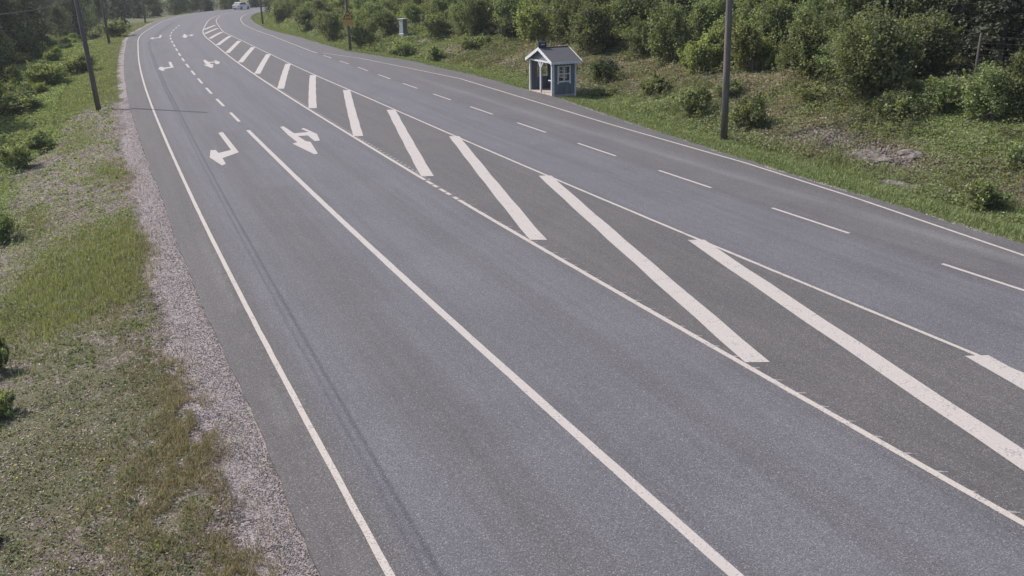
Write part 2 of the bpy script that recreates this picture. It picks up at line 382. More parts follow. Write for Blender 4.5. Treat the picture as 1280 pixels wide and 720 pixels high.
tag(line('lane_line', f2, -50, 41.8, .17, M['paint']), 'bold unbroken white line dividing the two left lanes in the foreground', 'road marking')
tag(line('median_line', f3, -50, 360, .125, M['paint_thin'], gaps=[(24.9,25.0),(25.35,25.65),(26.0,26.1),(26.6,26.85),(27.25,27.35),(27.9,28.1)]), 'white line along the left side of the hatched median, partly worn off', 'road marking')
tag(line('median_line', f4, -50, 175, .10, M['paint_thin']), 'thin white line along the right side of the hatched median', 'road marking')
tag(line('edge_line', f5, 82.2, 380, .11, M['paint_thin']), 'white edge line beyond the bus bay on the far right carriageway', 'road marking')
tag(line('edge_line', f6, -50, 82, .10, M['paint_thin']), 'white edge line curving round the bus bay past the blue shelter', 'road marking')
# faded roller smudges beside the median line
V = []; F = []
for q in np.arange(14, 60, .33):
    strip([(q, -.06), (q, -.15-random.random()*.05)], [(q+.07, -.06), (q+.07, -.13-random.random()*.05)], V, F, .003)
tag(npmesh('faded_smudges', V, F, M['seam']), 'fine dark ticks along the outer side of the left edge line', 'paint smudges', kind='stuff')
V = []; F = []
for q in np.arange(28, 60, .45):
    strip([(q, f3(q)+.12), (q, f3(q)+.20)], [(q+.2, f3(q)+.12), (q+.2, f3(q)+.20)], V, F, .003)
for q in np.arange(5.5, 30, .55):
    o1 = f3(q)
    for L_, hh_ in ((random.uniform(.14, .26), .055), (-random.uniform(.05, .13), .05)):
        n_ = 5
        strip([(q-.43*L_*k_/n_+random.uniform(-.012, .012), o1+.9*L_*k_/n_) for k_ in range(n_+1)], [(q+hh_*(1.25-k_/n_)-.43*L_*k_/n_+random.uniform(-.012, .012), o1+.9*L_*k_/n_+.01) for k_ in range(n_+1)], V, F, .003)
tag(npmesh('faded_smudges', V, F, M['smudge']), 'row of faded pale smudges along the left side line of the median', 'paint smudges', kind='stuff')
ORD = ['nearest', 'second', 'third', 'fourth', 'fifth', 'sixth', 'seventh', 'eighth', 'ninth', 'tenth', 'eleventh', 'twelfth', 'thirteenth', 'fourteenth', 'fifteenth', 'sixteenth']
bars = [((9.6,11.28),(-6.0,7.6)), ((17.95,11.22),(1.9,7.6)), ((26.75,11.23),(11.24,7.6)), ((35.65,11.25),(19.95,7.58)), ((44.65,11.12),(28.7,7.58)), ((54.05,11.07),(37.8,7.55)), ((63.7,10.95),(47.4,7.59)), ((73.4,10.85),(57,7.57)),
        ((83.7,10.75),(67,7.56)), ((93.1,10.5),(76.9,7.52)), ((103.4,10.2),(87.6,7.52)), ((112.7,10.0),(98.3,7.5)), ((122.1,9.5),(109.4,7.5)), ((131.6,8.95),(119.5,7.35)), ((140.5,8.45),(129.3,7.2))]
for i, ((sa, ta), (sb, tb)) in enumerate(bars):
    n = 14; wq = .40
    L_ = [(sa+(sb-sa)*q/n, ta+(tb-ta)*q/n + .012*math.sin(q*2.1+i)) for q in range(n+1)]
    Rr = [(s_-.2 + random.uniform(-.02,.02), t_+wq) for s_, t_ in L_]
    V = []; F = []; strip(L_, Rr, V, F, .0065)
    tag(npmesh('hatching_bar', V, F, M['paint']), f'broad slanted white bar on the median, {ORD[i]} from the viewer' if i else 'broad white bar on the median cut off at the right edge, nearest the viewer', 'road marking', 'slanted hatching bars on the median')
for i in range(17):
    s0 = 44.6 + 6.0*i; V = []; F = []
    q = np.linspace(s0, s0+3.35, 4); strip([(a_, f2(a_)-.075) for a_ in q], [(a_, f2(a_)+.075) for a_ in q], V, F)
    tag(npmesh('lane_dash', V, F, M['paint']), f'white dash between left lanes, {"nearest the viewer" if i == 0 else (ORD+["last"])[i]+" from the viewer"}', 'road marking', 'dashes between the two left lanes')
for i in range(14):
    s0 = -1.6 + 6.0*i; V = []; F = []
    q = np.linspace(s0, s0+3.05, 4); strip([(a_, f5(a_)-.055) for a_ in q], [(a_, f5(a_)+.055) for a_ in q], V, F)
    if i > 0: tag(npmesh('lane_dash', V, F, M['paint']), f'thin white dash along the bus bay, {"at the right edge of the view" if i == 1 else ORD[i-1]+" from the right"}', 'road marking', 'dashes beside the bus bay')
A1 = [(41.73,2.3),(41.85,2.5),(36.6,2.47),(36.2,1.72),(34.3,1.76),(36.0,1.22),(37.7,1.62),(37.1,1.7),(37.2,2.28)]
A1 = [(41.73,2.30),(41.85,2.51),(36.48,2.48),(35.55,1.73),(34.34,1.70),(34.1,1.53),(35.93,1.29),(37.5,1.49),(37.48,1.69),(36.72,1.72),(37.16,2.26)]
B1 = [(41.96,5.12),(42.05,5.3),(39.85,5.37),(39.86,6.02),(40.89,5.89),(41.1,6.05),(39.18,6.25),(37.45,6.0),(37.45,5.77),(38.99,5.80),(39.05,5.37),(37.6,5.43),(37.35,5.57),(34.62,5.28),(34.53,5.12),(37.33,4.80),(37.51,5.05),(39.57,5.04)]
def arrow(poly, ds, dt, label):
    bm = bmesh.new(); vs_ = [bm.verts.new((*Wp(s_+ds, t_+dt), .006)) for s_, t_ in poly]; f_ = bm.faces.new(vs_); bm.normal_update()
    if f_.normal.z < 0: f_.normal_flip()
    bmesh.ops.triangulate(bm, faces=[f_]); me = bpy.data.meshes.new('lane_arrow'); bm.to_mesh(me); bm.free(); me.materials.append(M['paint'])
    o = bpy.data.objects.new('lane_arrow', me); COL.objects.link(o); tag(o, label, 'road marking', 'white lane arrows painted on the left lanes')
for j, (ds, w_) in enumerate(((0, 'nearest'), (38.9, 'middle'), (78.2, 'farthest'))):
    arrow(A1, ds, -.02*j, f'{w_} of the three white bent turn arrows in the leftmost lane')
    arrow(B1, ds, -.03*j, f'{w_} of the three white double headed arrows in the second lane')
# dark sealed joint across the shoulder
# ------------------------------------------------------------------ foliage builders
def leaves(C, size, col, flat=.5, elong=1.5, fold=.25):
    """C (n,3) leaf centres -> folded diamond leaves, 4 verts 2 tris each"""
    n = len(C); nrm = rng.normal(size=(n,3)); nrm[:,2] += flat*2*np.sign(rng.random(n)-.15); nrm /= np.linalg.norm(nrm,axis=1)[:,None]
    d = rng.normal(size=(n,3)); d -= (d*nrm).sum(1)[:,None]*nrm; d /= np.linalg.norm(d,axis=1)[:,None]+1e-9; e = np.cross(nrm, d)
    sz = np.asarray(size)*rng.uniform(.65,1.3,n); sz = sz[:,None]
    V = np.stack([C - d*sz*elong*.5, C + e*sz*.5 + nrm*sz*fold, C + d*sz*elong*.5, C - e*sz*.5 + nrm*sz*fold], 1).reshape(-1,3)
    i = np.arange(n)*4; F = np.concatenate([np.stack([i,i+1,i+2],1), np.stack([i,i+2,i+3],1)])
    cc = np.repeat(col*rng.uniform(.8,1.2,(n,1)), 4, 0)
    return V, F, cc
def blades(B, h, w_, col, lean=.45, bend=.5):
    n = len(B); az = rng.uniform(0, 2*np.pi, n); ln = rng.uniform(.05, lean, n)
    d = np.c_[np.cos(az), np.sin(az), np.zeros(n)]; e = np.c_[-np.sin(az+rng.uniform(-1,1,n)), np.cos(az), np.zeros(n)]
    h = np.asarray(h)[:,None]; w_ = np.asarray(w_)*np.ones(n); w_ = w_[:,None]
    m = B + d*h*ln[:,None]*.35; m[:,2] += h[:,0]*.6; t = B + d*h*ln[:,None]*1.1; t[:,2] += h[:,0]*(1-ln*.3)
    V = np.stack([B-e*w_/2, B+e*w_/2, m+e*w_*.4, t, m-e*w_*.4], 1).reshape(-1,3)
    i = np.arange(n)*5; F = np.concatenate([np.stack([i,i+1,i+2],1), np.stack([i,i+2,i+4],1), np.stack([i+4,i+2,i+3],1)])
    cc = np.repeat(col*rng.uniform(.75,1.25,(n,1)), 5, 0)
    return V, F, cc
def pick(n, cols, wts=None):
    cols = np.array(cols); return cols[rng.choice(len(cols), n, p=wts)]
GREEN = [(.175,.208,.098),(.205,.24,.116),(.14,.17,.088),(.235,.27,.138)]
DARK = [(.052,.066,.040),(.068,.082,.048),(.042,.054,.036)]
BRIGHT = [(.24,.265,.10),(.26,.285,.12),(.19,.225,.085)]
PALE = [(.17,.19,.12),(.15,.17,.105),(.19,.205,.12)]
def crown_points(h, w_, nclump, per, base=.12, irr=.5, low=False):
    pts = []; cl = []
    lobes = []
    nl = 5 if not low else 4
    for _ in range(nl):
        a_ = rng.uniform(0, 6.28); r_ = rng.uniform(0, .28)*w_; lobes.append((r_*math.cos(a_), r_*math.sin(a_), h*rng.uniform(.34, .70), w_*rng.uniform(.2, .34), h*rng.uniform(.2, .34)))
    lobes.append((0, 0, h*.33, w_*.42, h*.32))
    k_ = 0
    while k_ < nclump:
        lx, ly, lz, lr, lh = lobes[rng.integers(len(lobes))]
        v = rng.normal(size=3); v /= np.linalg.norm(v); q = rng.uniform(.55, 1.08)
        c_ = np.array([lx+v[0]*lr*q, ly+v[1]*lr*q, lz+v[2]*lh*q])
        if c_[2] < h*base*rng.uniform(.3, 1.6): continue
        k_ += 1; cl.append(c_)
        r_ = rng.uniform(.5, 1.3)*.055*(w_+h)*.5
        n = int(per*rng.uniform(.5, 1.4)); u_ = rng.normal(size=(n,3)); u_ *= np.array([1,1,.7])*r_
        # arms: leaves trail along a twig growing outwards and up
        tw = rng.uniform(-1, 1, n)[:,None]*np.array([v[0], v[1], .7+abs(v[2])])*r_*1.3
        pts.append(c_+u_+tw)
    for _ in range(int(nclump*.55)):
        c_ = cl[rng.integers(len(cl))]; L_ = rng.uniform(.12, .30)*h; d = np.array([c_[0]/w_*1.2+rng.normal()*.3, c_[1]/w_*1.2+rng.normal()*.3, 1.]); d /= np.linalg.norm(d)
        q = rng.uniform(0, 1, int(per*.4)); pts.append(c_+d*L_*q[:,None]+rng.normal(size=(len(q),3))*.05*(1.15-q[:,None]))
    return pts, cl
def make_shrub(name, h, w_, nclump, per, lsize, pal, base=.12, label='', group=''):
    root = empty(name, (0,0,0)); tag(root, label, 'shrub', group)
    pts, cl = crown_points(h, w_, nclump, per, base)
    C_ = []; cc = []
    for p_ in pts:
        c0 = np.array(pal[rng.integers(len(pal))])*rng.uniform(.5, 1.45); C_.append(p_); cc.append(np.repeat(c0[None], len(p_), 0))
    C_ = np.concatenate(C_); cc = np.concatenate(cc); ok = C_[:,2] > .02; C_ = C_[ok]; cc = cc[ok]
    V, F, c3 = leaves(C_, lsize, cc); npmesh('foliage', V, F, M['leaf'], root, tint=c3)
    mb = MB(); ns = 6
    sel = [cl[i] for i in rng.choice(len(cl), min(len(cl), 16), replace=False)]
    for i, c_ in enumerate(sel):
        b_ = (rng.normal()*.06*w_, rng.normal()*.06*w_, -.1); m_ = (c_[0]*.4+b_[0]*.5, c_[1]*.4+b_[1]*.5, c_[2]*.5)
        mb.tube([b_, m_, tuple(c_)], [.02*h**.6, .013*h**.6, .004], 5)
    mb.build('stem', M['bark'], root)
    return root
def make_spruce(h, w_, pal, label, group, name='spruce_tree'):
    root = empty(name, (0,0,0)); tag(root, label, 'tree', group)
    MB().tube([(0,0,-.3),(0,0,h*.5),(.03,0,h)], [.02*h, .012*h, .005*h], 8).build('trunk', M['bark'], root)
    P=[]; cc=[]; z = .35
    while z < h-.2:
        rr = w_/2*(1-(z/h))**.85
        for _ in range(rng.integers(6, 9)):
            a_ = rng.uniform(0, 6.28); L_ = rr*rng.uniform(.65, 1.1); n = int(22+70*L_); q = rng.uniform(.08, 1, n)**.8
            side = rng.normal(size=n)*.13*L_*(1.1-q*.6)
            x_ = math.cos(a_)*q*L_ - math.sin(a_)*side; y_ = math.sin(a_)*q*L_ + math.cos(a_)*side; zz = z + .10*L_*np.sin(q*3) - .30*L_*q**1.5 + rng.normal(size=n)*.035 - abs(side)*.3
            c0 = np.array(pal[rng.integers(len(pal))])*rng.uniform(.8, 1.2)
            P.append(np.c_[x_, y_, zz]); cc.append(np.repeat(c0[None], n, 0)*(np.where(q>.8, 1.25, 1.))[:,None])
        z += rng.uniform(.20, .34)*(1+h*.02)
    P = np.concatenate(P); cc = np.concatenate(cc)
    V, F, c3 = leaves(P, .085, cc, .8, 2.2, .15); npmesh('crown', V, F, M['needle'], root, tint=c3)
    return root
def make_tree(h, w_, nclump, per, lsize, pal, label, group, name='birch_tree', bark='birch', base=.2):
    root = empty(name, (0,0,0)); tag(root, label, 'tree', group)
    mb = MB(); mb.tube([(0,0,-.3),(.05,.02,h*.35),(-.04,.05,h*.7),(0,0,h*.98)], [.014*h, .011*h, .006*h, .002*h], 8)
    P=[]; cc=[]
    for i in range(nclump):
        z = h*(base+(1-base)*rng.random()**.9); rr = w_/2*math.sin(min(1, .25+(z/h-base)/(1-base)*.9)*math.pi)**.6 + .15
        a_ = rng.uniform(0, 6.28); r_ = rr*rng.uniform(.35, 1.1); c_ = np.array([math.cos(a_)*r_, math.sin(a_)*r_, z])
        if i % 4 == 0: mb.tube([(0,0,max(.3, z-.5*r_-.3)), tuple(c_*np.array([.5,.5,1])-[0,0,.15]), tuple(c_)], [.006*h*.6+.008, .01, .003], 4)
        n = int(per*rng.uniform(.5, 1.5)); q = rng.normal(size=(n,3))*np.array([.26,.26,.20])*rng.uniform(.7, 1.4)
        c0 = np.array(pal[rng.integers(len(pal))])*rng.uniform(.78, 1.25); P.append(c_+q); cc.append(np.repeat(c0[None], n, 0))
    mb.build('trunk', M[bark], root)
    P = np.concatenate(P); cc = np.concatenate(cc); V, F, c3 = leaves(P, lsize, cc); npmesh('crown', V, F, M['leaf'], root, tint=c3)
    return root

# ------------------------------------------------------------------ shrubs on the banks
PROTO = {}
def protos():
    mk = lambda kind, *a_, **k_: PROTO.setdefault(kind, []).append(make_shrub('shrub', *a_, **k_))
    for _ in range(3): mk('shrub', 3.6, 3.4, 150, 52, .105, GREEN)
    mk('big_shrub', 4.4, 4.7, 290, 62, .095, GREEN+PALE[:1]); mk('big_shrub', 3.4, 3.4, 190, 60, .095, GREEN+PALE)
    for _ in range(3): mk('low_shrub', 1.5, 2.2, 85, 36, .085, GREEN+BRIGHT[:1]+PALE[:1])
    for _ in range(2): mk('dark_shrub', 1.9, 2.1, 70, 38, .08, DARK+GREEN[2:3])
    for _ in range(2): mk('bright_shrub', 2.9, 2.9, 140, 52, .10, BRIGHT+GREEN[3:])
    mk('sapling', 3.9, 3.3, 110, 44, .11, BRIGHT, .3)
PSIZE = {'shrub': (3.6, 3.4), 'big_shrub': (4.4, 4.7), 'low_shrub': (1.5, 2.2), 'dark_shrub': (1.9, 2.1), 'bright_shrub': (2.9, 2.9), 'sapling': (3.9, 3.3)}
protos()
used = set(); cnt = {}
SHR = [
('sapling',2.14,72.19,3.94,3.35,'yellowish green sapling rising behind the left side of the blue bus shelter'),
('shrub',5.64,62.88,3.68,3.50,'leafy green shrub growing directly behind the bus shelter roof'),
('shrub',8.68,62.50,4.01,3.69,'tall rounded shrub on the bank between the shelter and the right pole'),
('shrub',10.08,55.17,3.77,3.18,'dense green shrub left of the right utility pole near the bank top'),
('bright_shrub',10.99,50.10,2.96,2.72,'brightest green shrub just left of the tall pole on the bank crest'),
('dark_shrub',5.73,54.31,1.87,1.97,'low dark bush beside the right wall of the bus shelter'),
('shrub',14.62,50.26,3.63,2.90,'leafy shrub right of the tall pole on the bank crest'),
('shrub',16.47,48.60,3.22,2.53,'narrow pale green shrub between the pole and the biggest bush'),
('big_shrub',15.15,36.90,4.41,4.66,'biggest spreading bush on the right bank, its stems showing below'),
('big_shrub',18.75,40.02,3.21,3.12,'broad pale green bush crowding the right side of the biggest bush'),
('shrub',17.88,32.34,2.07,2.21,'dark leafed shrub below the wire fence at the right edge'),
('shrub',18.84,31.83,2.60,1.94,'shrub cut off by the right edge of the view below the fence'),
('low_shrub',17.22,34.23,1.39,2.08,'low leafy growth under the single bare fence post'),
('low_shrub',14.13,25.10,1.06,1.59,'low bush by the verge near the right edge, above the road line'),
('low_shrub',16.44,27.25,0.97,1.28,'small dark bush halfway up the slope at the right edge'),
('low_shrub',10.48,37.98,1.70,2.11,'leafy low bush just right of the foot of the tall pole'),
('low_shrub',8.89,41.69,1.62,2.15,'leafy low bush left of the foot of the tall pole'),
('low_shrub',14.20,38.86,0.90,2.63,'flat yellowish bush in the grass left of the biggest bush'),
('low_shrub',15.25,34.36,1.13,1.90,'low green bush under the skirt of the biggest bush'),
('dark_shrub',0.36,76.01,2.42,3.12,'dark bush in the gap left of the yellowish sapling'),
('low_shrub',-2.55,83.02,2.02,3.25,'low grey green bush under the far wire fence'),
('low_shrub',-6.74,84.45,2.21,2.86,'dark bush just right of the grey roadside cabinet'),
('shrub',-11.94,89.21,2.50,3.01,'leafy bush just left of the grey roadside cabinet'),
('shrub',-14.42,88.27,2.82,3.15,'round bush immediately right of the warning sign pole'),
('shrub',-19.70,100.19,3.19,3.21,'bush immediately left of the warning sign pole'),
('shrub',-25.37,114.12,3.20,3.44,'bush on the bank midway between the sign pole and the farther pole'),
('shrub',-32.86,132.52,3.21,3.52,'bush just right of the farther right hand pole'),
('low_shrub',-9.51,79.67,1.50,2.86,'low bush at the foot of the slope below the cabinet'),
('low_shrub',-5.94,74.11,1.40,2.40,'heathy low bush halfway between the cabinet and shelter at the verge'),
('low_shrub',-2.91,75.65,1.43,2.98,'brownish low bush on the open slope left of the shelter'),
('low_shrub',3.46,59.39,1.69,1.82,'small bush peeking out behind the shelter gable'),
('low_shrub',8.13,48.47,1.02,2.21,'low bush on the brown slope between shelter and tall pole'),
('low_shrub',5.34,50.42,0.68,1.84,'pale flowering weeds clump at the corner of the shelter'),
('low_shrub',10.96,43.85,0.84,1.84,'thin bush behind the tall pole halfway up the slope'),
('low_shrub',13.72,41.32,0.63,1.51,'small bush on the grassy bank shoulder right of the tall pole'),
('bright_shrub',-34.62,66.71,2.67,3.14,'yellow green bush left of the nearest left pole'),
('bright_shrub',-34.91,72.16,2.33,2.86,'yellow green bush touching the nearest left pole'),
('low_shrub',-48.29,112.23,2.10,4.38,'low bushes clump beyond the second left pole'),
('low_shrub',-29.39,52.86,1.83,2.90,'leafy green bush at the left edge above the stony slope'),
('low_shrub',-22.26,40.85,1.36,1.90,'leafy bush on the left slope right of the edge bush'),
('low_shrub',-20.91,36.12,1.56,1.76,'leafy bush on the left slope at the view edge, middle one'),
('low_shrub',-15.76,25.69,1.09,1.04,'dark small bush at the left edge beside the bright grass'),
('low_shrub',-10.09,15.43,0.99,0.69,'green bush at the left edge below the bright grass patch'),
('low_shrub',-8.97,13.34,0.53,0.69,'small low bush at the left edge over the mossy ground'),
('low_shrub',-7.10,9.84,0.34,0.37,'little bush at the lower left corner of the view'),

]
def put(kind, i, x, y, h, w_, label, group, rz=None):
    pr = PROTO[kind][i % len(PROTO[kind])]; key = (kind, i % len(PROTO[kind]))
    o = pr if key not in used else copy_tree(pr); used.add(key)
    bh, bw = PSIZE[kind]
    if kind == 'big_shrub' and i % 2: bh, bw = 3.4, 3.4
    o.location = (x, y, tz(x, y)-.05); o.rotation_euler = (0, 0, random.uniform(0, 6.28) if rz is None else rz); o.scale = (w_/bw, w_/bw, h/bh)
    tag(o, label, 'shrub', group); return o
for kind, x, y, h, w_, lab in SHR:
    i = cnt.get(kind, 0); cnt[kind] = i+1
    if x < -16 and y < 80: h *= .75
    put(kind, i, x, y, h, w_, lab, 'shrubs on the left verge' if lab.find('left edge') > 0 or x < -16 and y < 80 or 'left slope' in lab else 'shrubs on the right bank')

# ------------------------------------------------------------------ forest
def inview(x, y, pad=260):
    d = Vector((x, y, 1.5)) - Vector((0, 0, CAMH)); z = d.dot(fw)
    if z < 3: return False
    u_ = 640 + 1081*d.dot(rt)/z; return -pad < u_ < 1280+pad
TREES = {}
TREES['spruce'] = [make_spruce(9, 3.4, DARK+[(.04,.056,.03)], '', ''), make_spruce(7, 3.0, DARK, '', '')]
TREES['birch'] = [make_tree(8, 3.4, 130, 50, .11, GREEN+DARK[:1], '', ''), make_tree(7, 2.8, 110, 50, .11, GREEN+PALE[:1], '', '')]
TREES['alder'] = [make_tree(6, 3.6, 150, 50, .115, DARK+GREEN[2:3], '', '', 'alder_tree', 'bark', .06), make_tree(5, 3.2, 130, 50, .115, DARK+GREEN[:2], '', '', 'alder_tree', 'bark', .06)]
tused = set()
def tree(kind, x, y, sc, label, group):
    i = random.randrange(2); pr = TREES[kind][i]; o = pr if (kind, i) not in tused else copy_tree(pr); tused.add((kind, i))
    o.location = (x, y, tz(x, y)-.05); o.rotation_euler = (0, 0, random.uniform(0, 6.28)); o.scale = (sc, sc, sc*random.uniform(.9, 1.15)); tag(o, label, 'tree', group)
LB = {'spruce': 'dark spruce', 'birch': 'light leaved birch', 'alder': 'bushy broadleaf tree'}
pl = []
def carline(x, y):
    d = Vector((x, y, 1.5)) - Vector((0, 0, CAMH)); return y > 120 and y < 198 and 268 < 640 + 1081*d.dot(rt)/d.dot(fw) < 314
def plant_zone(srange, urange, side, dmin, tries, kinds, zone, grp, cap=400):
    n = 0
    for _ in range(tries):
        s_ = random.uniform(*srange); u_ = random.uniform(*urange)
        t_ = float(K(ARk, s_))+u_ if side > 0 else float(K(AEk, s_))-u_
        x, y = Wp(s_, t_)
        if not inview(x, y) or carline(x, y): continue
        dm = dmin*(1 if y < 110 else 1.35)
        if any((x-a_)**2+(y-b_)**2 < dm*dm for a_, b_ in pl): continue
        # keep off the road itself
        ul_ = ST([x], [y]); 
        if side*1 > 0 and ul_[1][0]-K(ARk, ul_[0][0]) < urange[0]-1: continue
        if side < 0 and K(AEk, ul_[0][0])-ul_[1][0] < urange[0]-1: continue
        pl.append((x, y)); kd = random.choices(list(kinds), list(kinds.values()))[0]
        tree(kd, x, y, random.uniform(.8, 1.2), f'{LB[kd]} in the wood {zone}', grp+' '+kd+'s' if kd != 'spruce' else grp+' spruces'); n += 1
        if n >= cap: return
plant_zone((2, 60), (13.6, 19), 1, 2.0, 700, {'alder': 3, 'spruce': 3, 'birch': 2}, 'just behind the wire fence on the right', 'first row behind the right fence,')
plant_zone((60, 175), (13.4, 20), 1, 2.3, 800, {'alder': 3, 'spruce': 3, 'birch': 3}, 'behind the far wire fence', 'first row behind the far fence,')
plant_zone((2, 200), (20, 48), 1, 3.6, 700, {'spruce': 5, 'birch': 2, 'alder': 1}, 'deeper on the right hand hill', 'deeper on the right hill,')
plant_zone((36, 120), (9.5, 18), -1, 2.4, 500, {'alder': 4, 'spruce': 2}, 'edging the left verge', 'along the left verge,')
plant_zone((30, 130), (18, 42), -1, 3.8, 300, {'spruce': 5, 'alder': 2}, 'deeper on the left', 'deeper on the left,')
plant_zone((120, 330), (6.5, 40), -1, 3.4, 600, {'spruce': 4, 'alder': 4}, 'where the road bends away', 'at the far bend,')
plant_zone((150, 300), (4, 16), 1, 3.2, 300, {'alder': 4, 'birch': 1}, 'on the inside of the far bend', 'inside the far bend,')
for ks in TREES.values():
    for i, o in enumerate(ks): pass
print('trees', len(pl))

# extra saplings and brush along the fence line
n = 0
for _ in range(900):
    s_ = random.uniform(6, 165); u_ = random.uniform(9.6, 13.8) if s_ < 75 else random.uniform(5.0, 13.4)
    x, y = Wp(s_, float(K(ARk, s_))+u_)
    if not inview(x, y, 60): continue
    if 18 < s_ < 22 and u_ < 12.0 or 22 <= s_ < 28.5: continue
    if 76 < s_ < 92 and u_ < 7.8: continue
    if any((x-a_)**2+(y-b_)**2 < 1.75**2 for a_, b_ in pl) or any((x-q[1])**2+(y-q[2])**2 < (1.5)**2 for q in SHR): continue
    pl.append((x, y)); near = s_ < 75
    kd = random.choices(['shrub', 'low_shrub', 'dark_shrub', 'bright_shrub'], [4, 3, 1, 1] if near else [2, 3, .5, 3])[0]; bh, bw = PSIZE[kd]; sc = random.uniform(.65, 1.05)
    put(kd, n, x, y, bh*sc, bw*sc, f'{dict(shrub="tall green brush", low_shrub="low green brush", dark_shrub="small dark brush", bright_shrub="yellow green brush")[kd]} along the {"right" if near else "far"} part of the wire fence', f'{kd.replace("_", " ")}s along the {"right" if near else "far"} fence line'); n += 1
    if n > 150: break
m = 0
for _ in range(300):
    s_ = random.uniform(62, 150); u_ = random.uniform(5.6, 12)
    x, y = Wp(s_, float(K(AEk, s_))-u_)
    if not inview(x, y, 40): continue
    if any((x-a_)**2+(y-b_)**2 < 1.9**2 for a_, b_ in pl) or any((x-q[1])**2+(y-q[2])**2 < (1.5)**2 for q in SHR): continue
    pl.append((x, y)); kd = random.choice(['low_shrub', 'bright_shrub']); bh, bw = PSIZE[kd]; sc = random.uniform(.6, 1.)*(.6 if kd == 'bright_shrub' else 1)
    put(kd, m, x, y, bh*sc, bw*sc, f'{dict(bright_shrub="yellow green brush", low_shrub="low green brush", dark_shrub="small dark brush")[kd]} between the left verge grass and the wood', f'{kd.replace("_", " ")}s below the left wood'); m += 1
    if m > 40: break

# ------------------------------------------------------------------ ground cover (stuff)
def sample(n, s0, s1, u0, u1, side, pw=2.0, smin=6):
    """more points near the camera"""
    q = rng.random(n); a_ = (smin+s0)**(1-pw); b_ = (smin+s1)**(1-pw); s_ = (a_+(b_-a_)*q)**(1/(1-pw)) - smin
    u_ = rng.uniform(u0, u1, n); t_ = K(ARk, s_)+u_ if side > 0 else K(AEk, s_)-u_
    x, y = W(s_, t_); return s_, u_, t_, x, y
def vis(x, y, s_, u_, *r):
    z = y*fw.y - (0-CAMH)*(-fw.z)*0 + (0-CAMH)*fw.z; px_ = 640+1081*(x*rt.x+y*rt.y-(0-CAMH)*(-rt.z)*0)/np.maximum(z, 1); ok = (z > 2) & (px_ > -160) & (px_ < 1440)
    return ok
# left verge: mossy clumps, herbs and lush grass
VV=[]; FF=[]; CC=[]; off=0
def add(V, F, c):
    global off
    VV.append(V); FF.append(F+off); CC.append(c); off += len(V)
def flush(name, mat, label, cat):
    global VV, FF, CC, off
    o = npmesh(name, np.concatenate(VV), np.concatenate(FF), mat, tint=np.concatenate(CC)); tag(o, label, cat, kind='stuff'); VV=[]; FF=[]; CC=[]; off=0; return o
def scat_left(n, s0, s1, u0, u1, pw=2.):
    s_, u_, t_, x, y = sample(n, s0, s1, u0, u1, -1, pw); ok = vis(x, y, s_, u_); s_, u_, t_, x, y = (q[ok] for q in (s_, u_, t_, x, y))
    z = terr_st(s_, t_, x, y); g, b_, c_, lush = masks(s_, u_, u_*0-50, x, y); return s_, u_, x, y, z, g, c_, lush
# lush grass
s_, u_, x, y, z, g, c_, lush = scat_left(330000, 3, 160, .5, 8, 1.7)
p_ = np.clip(lush*1.3*(hsh(x, y, .9, 31)*.6+.55)*(hsh(x, y, 3.5, 32)*.7+.5) - .12, 0, 1)*(1-g*.9); k_ = rng.random(len(x)) < p_
x, y, z, s_, u_, lush = x[k_], y[k_], z[k_], s_[k_], u_[k_], lush[k_]; h = rng.uniform(.06, .24, len(x))*(.5+.6*lush)
col = pick(len(x), [(.215,.225,.10),(.185,.195,.09),(.235,.235,.125),(.25,.225,.15)], [.4,.3,.2,.1]); add(*blades(np.c_[x, y, z], h, .009+s_*.00035, col))
# sparse mossy sward in the foreground: tiny tufts
s_, u_, x, y, z, g, c_, lush = scat_left(330000, 3, 60, .6, 8, 2.)
p_ = np.clip((hsh(x, y, 1.1, 33)*.7+hsh(x, y, 4, 34)*.7-.46)*1.1, 0, 1)*np.clip(1.1-g*1.2, 0, 1)*.62*np.where((s_ > 17)&(lush < .3), .45, 1); k_ = rng.random(len(x)) < p_
x, y, z, s_ = x[k_], y[k_], z[k_], s_[k_]; h = rng.uniform(.02, .08, len(x))
col = pick(len(x), [(.135,.132,.072),(.115,.108,.068),(.18,.15,.108),(.155,.122,.098)], [.3,.2,.3,.2]); add(*blades(np.c_[x, y, z], h, .010+s_*.0003, col, .9))
# rusty and tan tufts at the gravel edge
for (s0, u0, rs, ru, n_) in ((13.6, 1.0, 2.1, .3, 5200), (12.1,1.45,2.0,.6,5200), (9.3, 1.0, 1.0, .35, 4200), (7.6,1.35,1.2,.5,3500), (11,1.9,3,.9,4200), (16.5,1.3,1.5,.4,1500), (24.6,1.0,2.2,.35,3000), (21,1.5,2,.5,1400), (34,1.0,3,.35,2200), (30,2.4,4,1,1800)):
    a_ = rng.normal(size=n_)*rs*.6+s0; b_ = rng.normal(size=n_)*ru*.8+u0; b_ = np.abs(b_); keep = hsh(a_*3, b_*6, 1.1, 40) > .38; a_ = a_[keep]; b_ = b_[keep]; t_ = K(AEk, a_)-b_; x, y = W(a_, t_)
    col = pick(len(x), [(.23,.18,.12),(.19,.135,.09),(.14,.14,.07),(.29,.24,.17)]); add(*blades(np.c_[x, y, terr_st(a_, t_, x, y)], rng.uniform(.05,.19,len(x)), .007, col, .7))
flush('verge_grass', M['grass'], 'grass, moss and tan tufts growing on the left verge beside the gravel', 'grass')
